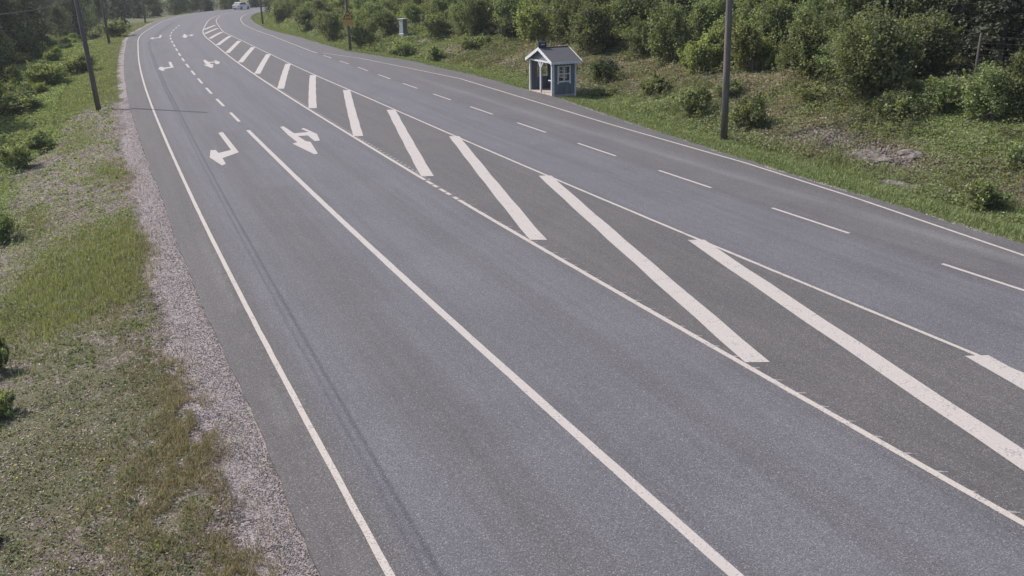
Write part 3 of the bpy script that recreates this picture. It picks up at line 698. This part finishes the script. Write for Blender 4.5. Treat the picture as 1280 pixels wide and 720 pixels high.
# herbs, fallen leaves on left verge
s_, u_, x, y, z, g, c_, lush = scat_left(170000, 3, 120, .9, 13, 1.5)
p_ = np.clip(.08+.05*ss(20,35,s_)+1.3*ss(3.2, 5, u_+1.2*ss(45,60,s_)-1.2*ss(50,40,s_))*ss(24, 34, s_)+.35*ss(.55, .95, hsh(x, y, .9, 41)*.6+hsh(x, y, 3, 42)*.4)+.3*ss(60, 75, s_)*ss(2, 5, u_), 0, 1)*np.clip(1-g, 0, 1); k_ = rng.random(len(x)) < p_
x, y, z, s_, u_ = x[k_], y[k_], z[k_], s_[k_], u_[k_]; rep = 4; hh = np.where(u_ > 4, .30, .07)
P = np.repeat(np.c_[x, y, z], rep, 0)+rng.normal(size=(len(x)*rep, 3))*np.c_[np.full(len(x)*rep, .07), np.full(len(x)*rep, .07), np.zeros(len(x)*rep)]; P[:,2] += rng.random(len(P))*np.repeat(hh, rep)+.01
cg = pick(len(x), GREEN+BRIGHT)*np.where(s_ > 24, .95, .62)[:,None]; col = np.repeat(cg, rep, 0); add(*leaves(P, .022+np.repeat(s_, rep)*.0012, col, 1.))
flush('verge_herbs', M['leaf'], 'small leafy herbs scattered over the left verge and slope', 'ground cover')
# litter chips
s_, u_, x, y, z, g, c_, lush = scat_left(110000, 3, 60, .7, 7, 2.)
k_ = rng.random(len(x)) < np.clip(.8-lush*.6-c_*.3, 0, 1)*np.clip(1.2-g, 0, 1)
x, y, z, s_ = x[k_], y[k_], z[k_], s_[k_]
col = pick(len(x), [(.27,.215,.20),(.19,.15,.14),(.10,.078,.07),(.34,.29,.27),(.06,.048,.042)], [.25,.25,.25,.1,.15]); P = np.c_[x, y, z+.012]; add(*leaves(P, .017+s_*.0004, col, 2., 2.2, .1))
flush('leaf_litter', M['stones'], 'bark chips and dry litter scattered on the left verge', 'litter')

# gravel stones beside the asphalt
def stones(P, size, col):
    n = len(P); base = np.array([[1,0,0],[0,1,0],[-1,0,0],[0,-1,0],[0,0,.8],[0,0,-.6]], float); Fb = np.array([[0,1,4],[1,2,4],[2,3,4],[3,0,4],[1,0,5],[2,1,5],[3,2,5],[0,3,5]])
    az = rng.uniform(0, 6.28, n); c_, s_ = np.cos(az), np.sin(az); v = base[None]*rng.uniform(.6, 1.25, (n, 6, 1)); sh = rng.normal(size=(n,6,3))*.12; v = v+sh
    x = v[:,:,0]*c_[:,None]-v[:,:,1]*s_[:,None]; y = v[:,:,0]*s_[:,None]+v[:,:,1]*c_[:,None]; V = np.stack([x, y*.8, v[:,:,2]], -1)*np.asarray(size).reshape(-1,1,1)+P[:,None]
    return V.reshape(-1,3), (Fb[None]+(np.arange(n)*6)[:,None,None]).reshape(-1,3), np.repeat(col, 6, 0)
s_, u_, t_, x, y = sample(95000, 5, 58, .0, 2.3, -1, 1.9); n_ = hsh(x, y, 1.3, 50)
gw = np.interp(s_, [0, 9, 14, 20, 30, 50, 60], [.7, .72, .8, .85, .7, .5, .3]); k_ = (rng.random(len(x)) < np.clip(1.15-ss(gw-.4, gw+.7, u_+n_*.4)*1.15, 0, 1)); s_, u_, t_, x, y = (q[k_] for q in (s_, u_, t_, x, y))
col = pick(len(x), [(.25,.226,.222),(.19,.172,.168),(.13,.115,.112),(.31,.282,.276),(.22,.172,.163)], [.3,.25,.2,.1,.15])
st = stones(np.c_[x, y, terr_st(s_, t_, x, y)+.003], rng.uniform(.006, .015, len(x))+s_*.00012, col)
tag(npmesh('gravel', *st[:2], M['stones'], tint=st[2]), 'loose pinkish grey gravel on the shoulder along the left road edge', 'gravel', kind='stuff')
s_, u_, t_, x, y = sample(9000, 8, 80, -.04, .32, 1, 1.2); st = stones(np.c_[x, y, terr_st(s_, t_, x, y)+.01], rng.uniform(.012, .03, len(x)), pick(len(x), [(.34,.31,.30),(.24,.21,.20),(.42,.39,.37)]))
tag(npmesh('gravel', *st[:2], M['stones'], tint=st[2]), 'thin rim of grit between the bus bay asphalt and the right grass', 'gravel', kind='stuff')

# right verge grass
VV=[]; FF=[]; CC=[]; off=0
s_, u_, t_, x, y = sample(230000, 6, 210, .12, 4.2, 1, 1.35, 10); z = terr_st(s_, t_, x, y)
p_ = (1-ss(2.4, 4.2, u_))*(.45+.9*hsh(x, y, 1.6, 60))*ss(.1, .5, u_+.25*hsh(x, y, 2, 61)); p_ = np.where((s_ > 44.6)&(s_ < 48.2)&(u_ < 1.9), 0, p_); k_ = rng.random(len(x)) < p_; x, y, z, s_, u_ = x[k_], y[k_], z[k_], s_[k_], u_[k_]
h = rng.uniform(.06, .20, len(x))*(.55+.35*u_); col = pick(len(x), [(.15,.185,.075),(.17,.20,.085),(.19,.205,.10),(.23,.215,.13)], [.4,.35,.15,.1]); add(*blades(np.c_[x, y, z], h, .014+s_*.00045, col, .6))
flush('verge_grass', M['grass'], 'bright green grass strip along the right road edge', 'grass')
# bank undergrowth
s_, u_, t_, x, y = sample(210000, 5, 215, 2.2, 15, 1, 1.25, 10); z = terr_st(s_, t_, x, y)
ga_, gb_, gc_, _ = masks(s_, u_*0-50, u_, x, y); dn = hsh(x, y, .6, 62); dn2 = hsh(x, y, .17, 63)
rub = blob(s_, u_, 25.2, 4.2, 2.3, 1.1)+blob(s_, u_, 23.0, 4.6, 1.4, .7)+blob(s_, u_, 20, 2.9, 1.3, .5)+.8*blob(s_, u_, 40.5, 8.0, 1.5, .6)
p_ = np.clip(.35+.6*gc_+(dn-.5)*.5, .08, 1)*np.clip(1-rub*.75, 0, 1)*(1-.35*ss(12, 14, u_)); k_ = rng.random(len(x)) < p_
x, y, z, s_, u_, dn, dn2, gc_ = (q[k_] for q in (x, y, z, s_, u_, dn, dn2, gc_)); rep = 5; n = len(x)
hh = .06+.55*np.clip((dn-.35)*2, 0, 1)*rng.random(n)+.75*ss(78, 95, s_)*rng.random(n)*np.clip(dn*1.6, 0, 1)*ss(2.5, 4, u_)*(1-np.clip(1.6*blob(s_, u_, 83.0, 5.2, 3.5, 2.2), 0, 1))
P = np.repeat(np.c_[x, y, z], rep, 0); jit = rng.normal(size=P.shape)*.09; jit[:,2] = 0; P = P+jit; P[:,2] += rng.random(len(P))*np.repeat(hh, rep)+.01
heath = np.clip(1.15-gc_*1.2+(dn2-.5)*.9+.35*blob(s_, u_, 45, 7, 16, 4)-.3*ss(80, 95, s_), 0, 1); isb = rng.random(n) < heath*.8
c1 = pick(n, GREEN+PALE[:2]+BRIGHT[2:])*1.1; c2 = pick(n, [(.27,.22,.18),(.215,.175,.148),(.31,.275,.215),(.21,.19,.13),(.15,.11,.10)]); col = np.where(isb[:,None], c2, c1)
add(*leaves(P, np.repeat(.042+s_*.0009, rep)*np.repeat(rng.uniform(.7,1.3,n), rep), np.repeat(col, rep, 0), .8))
flush('bank_undergrowth', M['leaf'], 'low heather, herbs and brush litter covering the right bank slope', 'ground cover')
# tall weeds in drifts over the bank
VV=[]; FF=[]; CC=[]; off=0
s_, u_, t_, x, y = sample(30000, 5, 200, 2.6, 14.5, 1, 1.15, 10); z = terr_st(s_, t_, x, y); dd = hsh(x, y, .33, 64)*.6+hsh(x, y, 1.1, 65)*.5
p_ = np.clip((dd-.52)*5, 0, 1)*(1-.7*np.clip(blob(s_, u_, 25, 4.3, 4, 2), 0, 1))*(1-.6*np.clip(blob(s_, u_, 45, 7.5, 10, 2.5), 0, 1))*(1-np.clip(1.6*blob(s_, u_, 83.0, 5.2, 3.5, 2.2), 0, 1)); k_ = rng.random(len(x)) < p_; x, y, z, s_ = x[k_], y[k_], z[k_], s_[k_]; n = len(x); rep = 11
hw = rng.uniform(.2, .7, n); q = rng.random(n*rep); P = np.repeat(np.c_[x, y, z], rep, 0); P[:,:2] += rng.normal(size=(n*rep, 2))*.10*(1.2-q[:,None]*.6); P[:,2] += q*np.repeat(hw, rep)
add(*leaves(P, np.repeat(.05+s_*.0007, rep), np.repeat(pick(n, GREEN+PALE+BRIGHT[:1]), rep, 0), .6))
flush('bank_weeds', M['leaf'], 'taller leafy weeds growing in drifts on the right bank', 'weeds')
# flowers
VV=[]; FF=[]; CC=[]; off=0
for (side, s0, u0, rs, ru, n_, cc_, h0) in ((1, 65, 2.9, 4, .7, 260, (.50,.42,.06), .35), (1, 98, 2.6, 10, .8, 200, (.45,.42,.06), .4), (1, 47.5, 3.4, 2.2, .8, 420, (.42,.42,.32), .4), (1, 55, 2.8, 5, .8, 200, (.45,.44,.3), .35), (-1, 14.5, 3.2, 2, .9, 70, (.55,.45,.08), .07), (-1, 11.5, 2.2, 2.4, 1.2, 45, (.5,.42,.1), .05), (-1, 14, 1.8, 2.5, .8, 14, (.5,.52,.5), .03), (1, 22.5, 3.6, 1.5, .5, 60, (.45,.46,.32), .3)):
    a_ = rng.normal(size=n_)*rs*.6+s0; b_ = np.abs(rng.normal(size=n_)*ru*.6+u0); t_ = K(ARk, a_)+b_ if side > 0 else K(AEk, a_)-b_; x, y = W(a_, t_)
    P = np.c_[x, y, terr_st(a_, t_, x, y)+h0*rng.uniform(.5, 1.1, n_)]; add(*leaves(P, .022+.0009*abs(a_), np.repeat([cc_], n_, 0), 2., 1.1, .1))
flush('wildflowers', M['leaf'], 'tiny yellow and white flowers dotted through the verge plants', 'flowers')

# ------------------------------------------------------------------ rocks
def rock(s0, u0, ls, lu, hh, label, sd, rz=0):
    t_ = float(K(ARk, s0))+u0; x, y = Wp(s0, t_); bm = bmesh.new(); bmesh.ops.create_icosphere(bm, subdivisions=4, radius=1)
    for v in bm.verts:
        p = v.co.copy(); n1 = float(hsh(p.x*2+sd, p.y*2+p.z*3, 1.2, sd)) + .5*float(hsh(p.x*5+p.z*4, p.y*5, 1.3, sd+1)); q = .72+.42*n1; q = round(q*7)/7*.6+q*.4
        v.co = Vector((p.x*lu*q, p.y*ls*q, max(-.25, p.z*hh*q)))
    me = bpy.data.meshes.new('rock_outcrop'); bm.to_mesh(me); bm.free(); me.materials.append(M['rock'])
    o = bpy.data.objects.new('rock_outcrop', me); COL.objects.link(o); o.location = (x, y, tz(x, y)); o.rotation_euler = (0, R(-14), -head(s0)+rz); tag(o, label, 'rock')
rock(23.4, 4.0, 1.15, .5, .22, 'grey broken rock ledge low on the right slope above the grass', 3)
rock(20.0, 2.75, 1.1, .28, .16, 'small flat pale rock slab at the foot of the right slope', 8)
rock(40.6, 7.9, .9, .4, .2, 'pinkish rock patch near the bank crest behind the tall pole', 12)
rock(22.0, 4.9, .5, .3, .2, 'little rock knob right of the broken ledge', 17)
VVn = []
a_ = np.concatenate([rng.normal(size=1500)*1.5+25.2, rng.normal(size=550)*1.1+22.8, rng.normal(size=250)*.9+20, rng.normal(size=500)*1.2+40.5, rng.normal(size=300)*5+56]); b_ = np.concatenate([rng.normal(size=1500)*.62+4.3, rng.normal(size=550)*.45+4.3, rng.normal(size=250)*.3+2.8, rng.normal(size=500)*.5+7.9, rng.normal(size=300)*1.5+7])
b_ = np.maximum(b_, 2.2); t_ = K(ARk, a_)+b_; x, y = W(a_, t_); st = stones(np.c_[x, y, terr_st(a_, t_, x, y)+.03], rng.uniform(.02, .08, len(x)), pick(len(x), [(.19,.155,.15),(.14,.115,.11),(.25,.215,.205),(.10,.085,.08)]))
tag(npmesh('rubble', *st[:2], M['stones'], tint=st[2]), 'broken purplish stones lying in patches on the right slope', 'rubble', kind='stuff')

# ------------------------------------------------------------------ utility poles
def pole(x, y, h, r0, label, group=None, lean=(0, 0), attach=()):
    z = tz(x, y); root = empty('utility_pole', (x, y, z)); tag(root, label, 'pole', group); root.rotation_euler = (R(lean[0]), R(lean[1]), 0)
    MB().tube([(0,0,-.4),(0,0,h*.33),(0,0,h*.66),(0,0,h)], [r0*1.05, r0*.97, r0*.87, r0*.76], 14).build('shaft', M['pole'], root, True)
    MB().tube([(0,0,h),(0,0,h+.09)], [r0*.84, r0*.2], 14).build('cap', M['metal_dark'], root)
    for hz in attach: MB().box((-.05, -.05, hz-.06), (.22, .05, hz+.02), .01).build('cable_bracket', M['metal'], root)
    return root
GP = 'wooden poles along the left side'
p1 = (-22.9, 48.9)
hdx, hdy = -.4115, .911
pole(*p1, 8.9, .135, 'nearest wooden pole on the left verge, its shadow crossing the road', GP, (0, -1.5), (6.4, 6.15))
x2, y2 = Wp(109.8, -3.0); pole(x2, y2, 8.4, .13, 'second wooden pole on the left verge, farther up the road', GP, (0, -.8), (6.4, 6.15))
x3, y3 = Wp(157, -2.6); pole(x3, y3, 8.4, .13, 'third and farthest wooden pole on the left verge', GP, (0, 0), (6.4, 6.15))
p0 = (.48, -5.0); pole(p0[0], p0[1], 8.2, .14, 'wooden pole just behind the viewpoint carrying the left cables', GP, (0, 0), (6.4, 6.15))
pR = Wp(29.82, 21.54); pole(*pR, 9.6, .145, 'tall grey wooden pole standing on the right bank verge', 'wooden poles along the right side', (0, -1.6), (8.6,))
pS = (-15.33+.35, 84.95+.2); 
sp = pole(*pS, 9.2, .13, 'wooden pole carrying the orange triangular warning sign', 'wooden poles along the right side', (0, -.6), (8.6,))
pF = (-36.3, 134.2); pole(*pF, 9.0, .13, 'farther wooden pole on the right bank beyond the warning sign', 'wooden poles along the right side', (0, 0), (8.6,))
pG = Wp(186, 17.5); pole(*pG, 8.5, .12, 'farthest thin pole inside the far bend', 'wooden poles along the right side', (0, 0), (8.2,))
def cable(A, B, sag, r, label, grp):
    A = Vector(A); B = Vector(B); pts = [tuple(A.lerp(B, q/20)-Vector((0,0,sag*4*(q/20)*(1-q/20)))) for q in range(21)]
    o = MB().tube(pts, r, 6).build('overhead_cable', M['cable'], None, True); tag(o, label, 'cable', grp)
def pz(p, h): return (p[0]+.12, p[1], tz(p[0], p[1])+h)
for h_, nm in ((6.4, 'upper'), (6.15, 'lower')):
    cable((p0[0]-.1, p0[1], h_+.65), pz(p1, h_), .3, .012 if nm == 'upper' else .007, f'{nm} black cable strung from the nearest left pole towards the viewer', 'cables on the left poles')
    cable(pz(p1, h_), pz((x2, y2), h_), .25, .017, f'{nm} black cable between the first and second left poles', 'cables on the left poles')
    cable(pz((x2, y2), h_), pz((x3, y3), h_), .25, .017, f'{nm} black cable between the second and third left poles', 'cables on the left poles')
cable(pz(pR, 8.6), pz(pS, 8.6), .5, .02, 'black cable from the tall right pole to the sign pole', 'cables on the right poles')
cable(pz(pS, 8.6), pz(pF, 8.6), .4, .02, 'black cable beyond the sign pole on the right side', 'cables on the right poles')

# warning sign on the pole, facing the traffic coming towards the viewer's side
def sign():
    z0 = tz(*pS); d = Vector((0-pS[0], 0-pS[1], 0)).normalized(); root = empty('warning_sign', (pS[0]+d.x*.17, pS[1]+d.y*.17, z0+2.25), math.atan2(d.x, -d.y)*1.0)
    root.rotation_euler = (0, 0, math.atan2(d.y, d.x)+math.pi/2)
    tag(root, 'orange and red triangular warning sign over a square orange plate', 'sign')
    f = lambda u_, v_, d_: (u_, -d_, v_)
    H_ = .86
    MB().prism([(-.5,.58),(.5,.58),(0,.58+H_)], f, 0, .02).build('border', M['sign_r'], root)
    MB().prism([(-.36,.66),(.36,.66),(0,.66+.62)], f, .02, .026).build('face', M['sign_y'], root)
    MB().prism([(-.13,.78),(-.10,.78),(-.09,.88),(.04,.88),(.05,.78),(.08,.78),(.09,.93),(.15,1.0),(.11,1.03),(.05,.99),(-.10,.99),(-.15,.93)], f, .0262, .031).build('symbol', M['sign_k'], root)
    MB().prism([(-.5,0),(.5,0),(.5,.55),(-.5,.55)], f, 0, .02).build('lower_plate', M['sign_y'], root)
    MB().box((-.03,-.01,.1),(.03,.1,1.2)).build('clamp', M['metal'], root)
sign()

# ------------------------------------------------------------------ fence
def fence():
    s0, s1, dd = 8, 150, 3.6; base = Wp(s0, float(K(ARk, s0))+12.4); root = empty('wire_fence', (*base, tz(*base))); tag(root, 'wire game fence on grey wooden posts along the top of the right bank', 'fence')
    ox, oy, oz = root.location; prev = None; wires = MB(); q = s0; pm = None
    while q < s1:
        t_ = float(K(ARk, q))+12.4 if q < 60 else np.interp(q, [60, 84, 150], [float(K(ARk, 60))+12.4, 29.6, 27.0]); x, y = Wp(q, float(t_)); z = tz(x, y)
        if pm is None: p_ = MB().tube([(0,0,-.3),(0,0,1.0),(0,0,2.05)], .055, 8).build('post', M['pole'], root); pm = p_
        else: p_ = pm.copy(); COL.objects.link(p_); p_.parent = root
        p_.location = (x-ox, y-oy, z-oz)
        P = Vector((x-ox, y-oy, z-oz))
        if prev is not None:
            for hz in (.12,.3,.5,.7,.92,1.15,1.4,1.65,1.9): wires.tube([prev+Vector((0,0,hz)), P+Vector((0,0,hz))], .0028, 3, False)
            nn = 12 if q < 70 else 5
            for k_ in range(1, nn): a_ = prev.lerp(P, k_/nn); wires.tube([a_+Vector((0,0,.12)), a_+Vector((0,0,1.9))], .0022, 3, False)
        prev = P; q += dd
    wires.build('wire_mesh', M['metal_dark'], root)
fence()

# ------------------------------------------------------------------ roadside cabinet
def cabinet():
    x, y = -10.0, 86.8; z = tz(x, y); root = empty('roadside_cabinet', (x, y, z), R(56)); tag(root, 'grey metal roadside cabinet with pale roof on the bank', 'cabinet')
    MB().box((-.36,-.26,.22),(.26,.26,1.5), .012).build('body', M['cab_dark'], root)
    MB().box((-.44,-.34,1.502),(.34,.34,1.59), .015).build('lid', M['cab'], root)
    d = MB().box((-.385,-.235,.26),(-.362,.235,1.47), .005).build('door', M['cab'], root); MB().box((-.40,.16,.82),(-.386,.2,.98)).build('handle', M['metal_dark'], d)
    MB().box((-.4,-.3,-.3),(.4,.3,.218), .02).build('plinth', M['metal'], root)
cabinet()

# ------------------------------------------------------------------ bus shelter
def shelter():
    s0, t0 = 44.95, 20.97; x, y = Wp(s0, t0); root = empty('bus_shelter', (x, y, -.02), -head(s0)); tag(root, 'small blue wooden bus shelter with white trim and dark pitched roof', 'bus shelter')
    Wd, Dp, E, Rg = 2.9, 1.5, 1.92, 2.52
    MB().box((-.02,.0,-.25),(Dp,Wd,.07), .01).build('floor', M['floor'], root)
    def wall(name, fn, mat):
        mb = MB(); fn(mb); return mb.build(name, mat, root)
    # side walls: boards as vertical planks
    wx0, wx1, wz0, wz1 = .42, 1.1, .82, 1.6
    def planks_side(mb, y0, y1, window):
        n = 12; w_ = (Dp-.08)/n
        for i in range(n):
            a_ = .06+i*w_; b_ = a_+w_-.008; o_ = .004*(i % 2)
            if window and b_ > wx0 and a_ < wx1: mb.box((a_,y0-o_,.07),(b_,y1+o_,wz0)); mb.box((a_,y0-o_,wz1),(b_,y1+o_,E+.03))
            else: mb.box((a_,y0-o_,.07),(b_,y1+o_,E+.03))
    wall('side_wall', lambda mb: planks_side(mb, .02, .06, True), M['blue']); wall('side_wall', lambda mb: planks_side(mb, Wd-.06, Wd-.02, True), M['blue'])
    def back(mb):
        n = 22; w_ = (Wd-.12)/n
        for i in range(n):
            a_ = .06+i*w_; b_ = a_+w_-.008; top = E+.05+(Rg-E)*(1-abs((a_+b_)/2-Wd/2)/(Wd/2))*.92
            if b_ > 1.05 and a_ < 1.85: mb.box((Dp-.06,a_,.07),(Dp-.02,b_,.85)); mb.box((Dp-.06,a_,1.6),(Dp-.02,b_,top))
            else: mb.box((Dp-.06,a_,.07),(Dp-.02,b_,top))
    wall('back_wall', back, M['blue_in'])
    MB().prism([(.02,E-.02),(Wd-.02,E-.02),(Wd-.02,E+.02),(Wd/2,Rg-.03),(.02,E+.02)], lambda u_, v_, d_: (d_, u_, v_), .02, .06).build('gable_panel', M['blue'], root)
    for yy in (-.03, Wd/2-.05, Wd-.07): MB().box((-.05,yy,-.1),(.05,yy+.10,E), .006).build('post', M['white'], root)
    MB().box((Dp-.06,-.03,-.1),(Dp+.03,.015,E), .005).build('corner_board', M['white'], root); MB().box((Dp-.06,Wd-.015,-.1),(Dp+.03,Wd+.03,E), .005).build('corner_board', M['white'], root)
    MB().box((.055,-.025,-.1),(.13,.013,E-.04), .004).build('corner_board', M['white'], root)
    MB().box((-.045,.08,E-.12),(.045,Wd/2-.06,E-.03)).build('lintel', M['white'], root); MB().box((-.045,Wd/2+.06,E-.12),(.045,Wd-.08,E-.03)).build('lintel', M['white'], root)
    for sg in (-1, 1): MB().bar((0, Wd/2+sg*.05, E-.42), (0, Wd/2+sg*.30, E-.13), .05, .06).build('brace', M['white'], root)
    # windows
    def window(yo, sgn, lab=None):
        f_ = MB(); a_, b_ = yo, yo+sgn*.035
        lo, hi = min(a_, b_), max(a_, b_)
        f_.box((wx0-.08,lo,wz0-.08),(wx0,hi,wz1+.06)); f_.box((wx1,lo,wz0-.08),(wx1+.08,hi,wz1+.06)); f_.box((wx0,lo,wz0-.08),(wx1,hi,wz0)); f_.box((wx0,lo,wz1),(wx1,hi,wz1+.06))
        f_.box((wx0-.10,lo,wz0-.17),(wx0-.0,hi,wz0-.082)); f_.box((wx1+.0,lo,wz0-.17),(wx1+.10,hi,wz0-.082))
        m_ = (wx0+wx1)/2; f_.box((m_-.025,lo+.004,wz0),(m_+.025,hi-.004,wz1)); f_.box((wx0,lo+.006,1.19),(m_-.025,hi-.006,1.235)); f_.box((m_+.025,lo+.006,1.19),(wx1,hi-.006,1.235))
        w__ = f_.build('window', M['white'], root); MB().box((wx0,yo-sgn*.02,wz0),(wx1,yo-sgn*.014,wz1)).build('pane', M['clear'], w__)
    window(.014, -1); window(Wd-.014, 1)
    f_ = MB()
    for a_, b_ in ((1.0,1.06),(1.42,1.48),(1.84,1.9)): f_.box((Dp-.085,a_,.80),(Dp-.062,b_,1.65))
    for c_, d_ in ((.80,.86),(1.2,1.24),(1.59,1.65)): f_.box((Dp-.083,1.06,c_),(Dp-.064,1.42,d_)); f_.box((Dp-.083,1.48,c_),(Dp-.064,1.84,d_))
    w2 = f_.build('window', M['white'], root); MB().box((Dp-.045,1.06,.86),(Dp-.04,1.84,1.6)).build('pane', M['clear'], w2)
    b = MB().box((Dp-.5,.1,.45),(Dp-.08,Wd-.1,.50), .005).build('bench', M['blue_in'], root); MB().box((Dp-.46,.5,.07),(Dp-.12,.55,.449)).box((Dp-.46,2.3,.07),(Dp-.12,2.35,.449)).build('bench_support', M['blue_in'], b)
    MB().box((-.04,.07,.83),(.0,.42,.88), .004).build('rail', M['white'], root)
    # roof
    slope = (Rg-E)/(Wd/2); ov = .26; x0_, x1_ = -.17, Dp+.26
    for sg in (-1, 1):
        ye = Wd/2+sg*(Wd/2+ov); ze = E-ov*slope
        f = lambda u_, v_, d_: (u_, v_, Rg+.03+(ze-Rg)*abs(v_-Wd/2)/(Wd/2+ov)+d_)
        r_ = MB().prism([(x0_,Wd/2),(x1_,Wd/2),(x1_,ye),(x0_,ye)], f, .0, .05).build('roof_slope', M['roof'], root)
        # bargeboards front and back, scalloped along the lower edge
        for xb in (x0_-.03, x1_+.002):
            n = 9; top = [(Wd/2+sg*(Wd/2+ov+.02)*i/n, 0) for i in (0, n)]; poly = [(Wd/2, Rg+.10), (ye+sg*.02, ze+.10)]
            low = []
            for i in range(n*6+1):
                fr_ = 1-i/(n*6); yy = Wd/2+(ye+sg*.02-Wd/2)*fr_; zz = Rg+(ze-Rg)*fr_; low.append((yy, zz-.045-.045*abs(math.sin(i/6*math.pi))))
            MB().prism(poly+low, lambda u_, v_, d_: (d_, u_, v_), xb, xb+.028).build('bargeboard', M['white'], root)
        n = 10; poly = [(x0_, ze+.075), (x1_, ze+.075)]+[(x1_-(x1_-x0_)*i/(n*6), ze-.015-.035*abs(math.sin(i/6*math.pi))) for i in range(n*6+1)]
        MB().prism(poly, lambda u_, v_, d_: (u_, d_, v_), ye+sg*.002, ye+sg*.024).build('eave_board', M['white'], root)
    MB().bar((x0_, Wd/2, Rg+.085), (x1_, Wd/2, Rg+.085), .16, .03).build('ridge_cap', M['roof'], root)
    bx = MB().box((-.16,Wd/2-.06,Rg+.10),(.34,Wd/2+.06,Rg+.40), .01).build('roof_sign', M['signblue'], root)
    MB().box((-.03,Wd/2-.066,Rg+.21),(.24,Wd/2-.061,Rg+.28)).build('sign_mark', M['metal'], bx)
    MB().box((-.08,Wd/2-.065,Rg+.36),(.29,Wd/2-.061,Rg+.375)).build('sign_mark', M['metal'], bx)
shelter()

# ------------------------------------------------------------------ far car
def car():
    s0 = CAR_S; x, y = Wp(s0, CAR_T); a_ = head(s0); root = empty('parked_car', (x, y, 0), -a_); root.name = 'car'; tag(root, 'tiny white car far up the road where it bends away', 'car')
    prof = [(-2.1,.35),(-2.15,.75),(-1.7,.95),(-1.0,1.0),(1.7,1.0),(2.1,.95),(2.15,.5),(2.1,.3),(-2.0,.28)]
    cab_ = [(-1.0,1.0),(-.35,1.42),(1.3,1.45),(1.85,1.0)]
    f = lambda u_, v_, d_: (d_, -u_, v_)
    MB().prism(prof, f, -.85, .85).build('body', M['carpaint'], root); MB().prism([(-.3,1.425),(-.35,1.405),(1.32,1.43),(1.25,1.47),(-.2,1.46)], f, -.68, .68).build('roof', M['carpaint'], root)
    MB().prism([(-.98,1.002),(-.34,1.402),(1.32,1.425),(1.83,1.002)], f, -.74, .74).build('windows', M['glass'], root)
    for sx in (-.78, .78):
        for yy in (-1.35, 1.35):
            wv = MB().tube([(sx-.1,yy,.32),(sx+.1,yy,.32)], .32, 16).build('wheel', M['tyre'], root); MB().tube([(sx-.11,yy,.32),(sx+.11,yy,.32)], .18, 12).build('rim', M['metal'], wv)
        for yy in (2.12, -2.13): MB().box((sx*.8-.15, yy-.03, .62), (sx*.8+.15, yy+.03, .76)).build('headlight' if yy > 0 else 'tail_light', M['lamp'] if yy > 0 else M['sign_r'], root)
CAR_S, CAR_T = 208, 1.8
car()
print('objects', len(bpy.data.objects), 'tris~', sum(len(o.data.polygons) for o in bpy.data.objects if o.type == 'MESH'))

# ------------------------------------------------------------------ haze
hz = MB().box((-460, -90, -6), (460, 840, 60)).build('haze', None)
hm = bpy.data.materials.new('haze_air'); hm.use_nodes = True; hm.node_tree.nodes.clear()
vo = hm.node_tree.nodes.new('ShaderNodeVolumePrincipled'); ou = hm.node_tree.nodes.new('ShaderNodeOutputMaterial'); vo.inputs['Color'].default_value = (.86, .9, .93, 1); vo.inputs['Density'].default_value = .0003; vo.inputs['Anisotropy'].default_value = .3
hm.node_tree.links.new(vo.outputs[0], ou.inputs['Volume']); hz.data.materials.append(hm); tag(hz, 'thin pale summer haze over the road and woods', 'haze', kind='stuff')
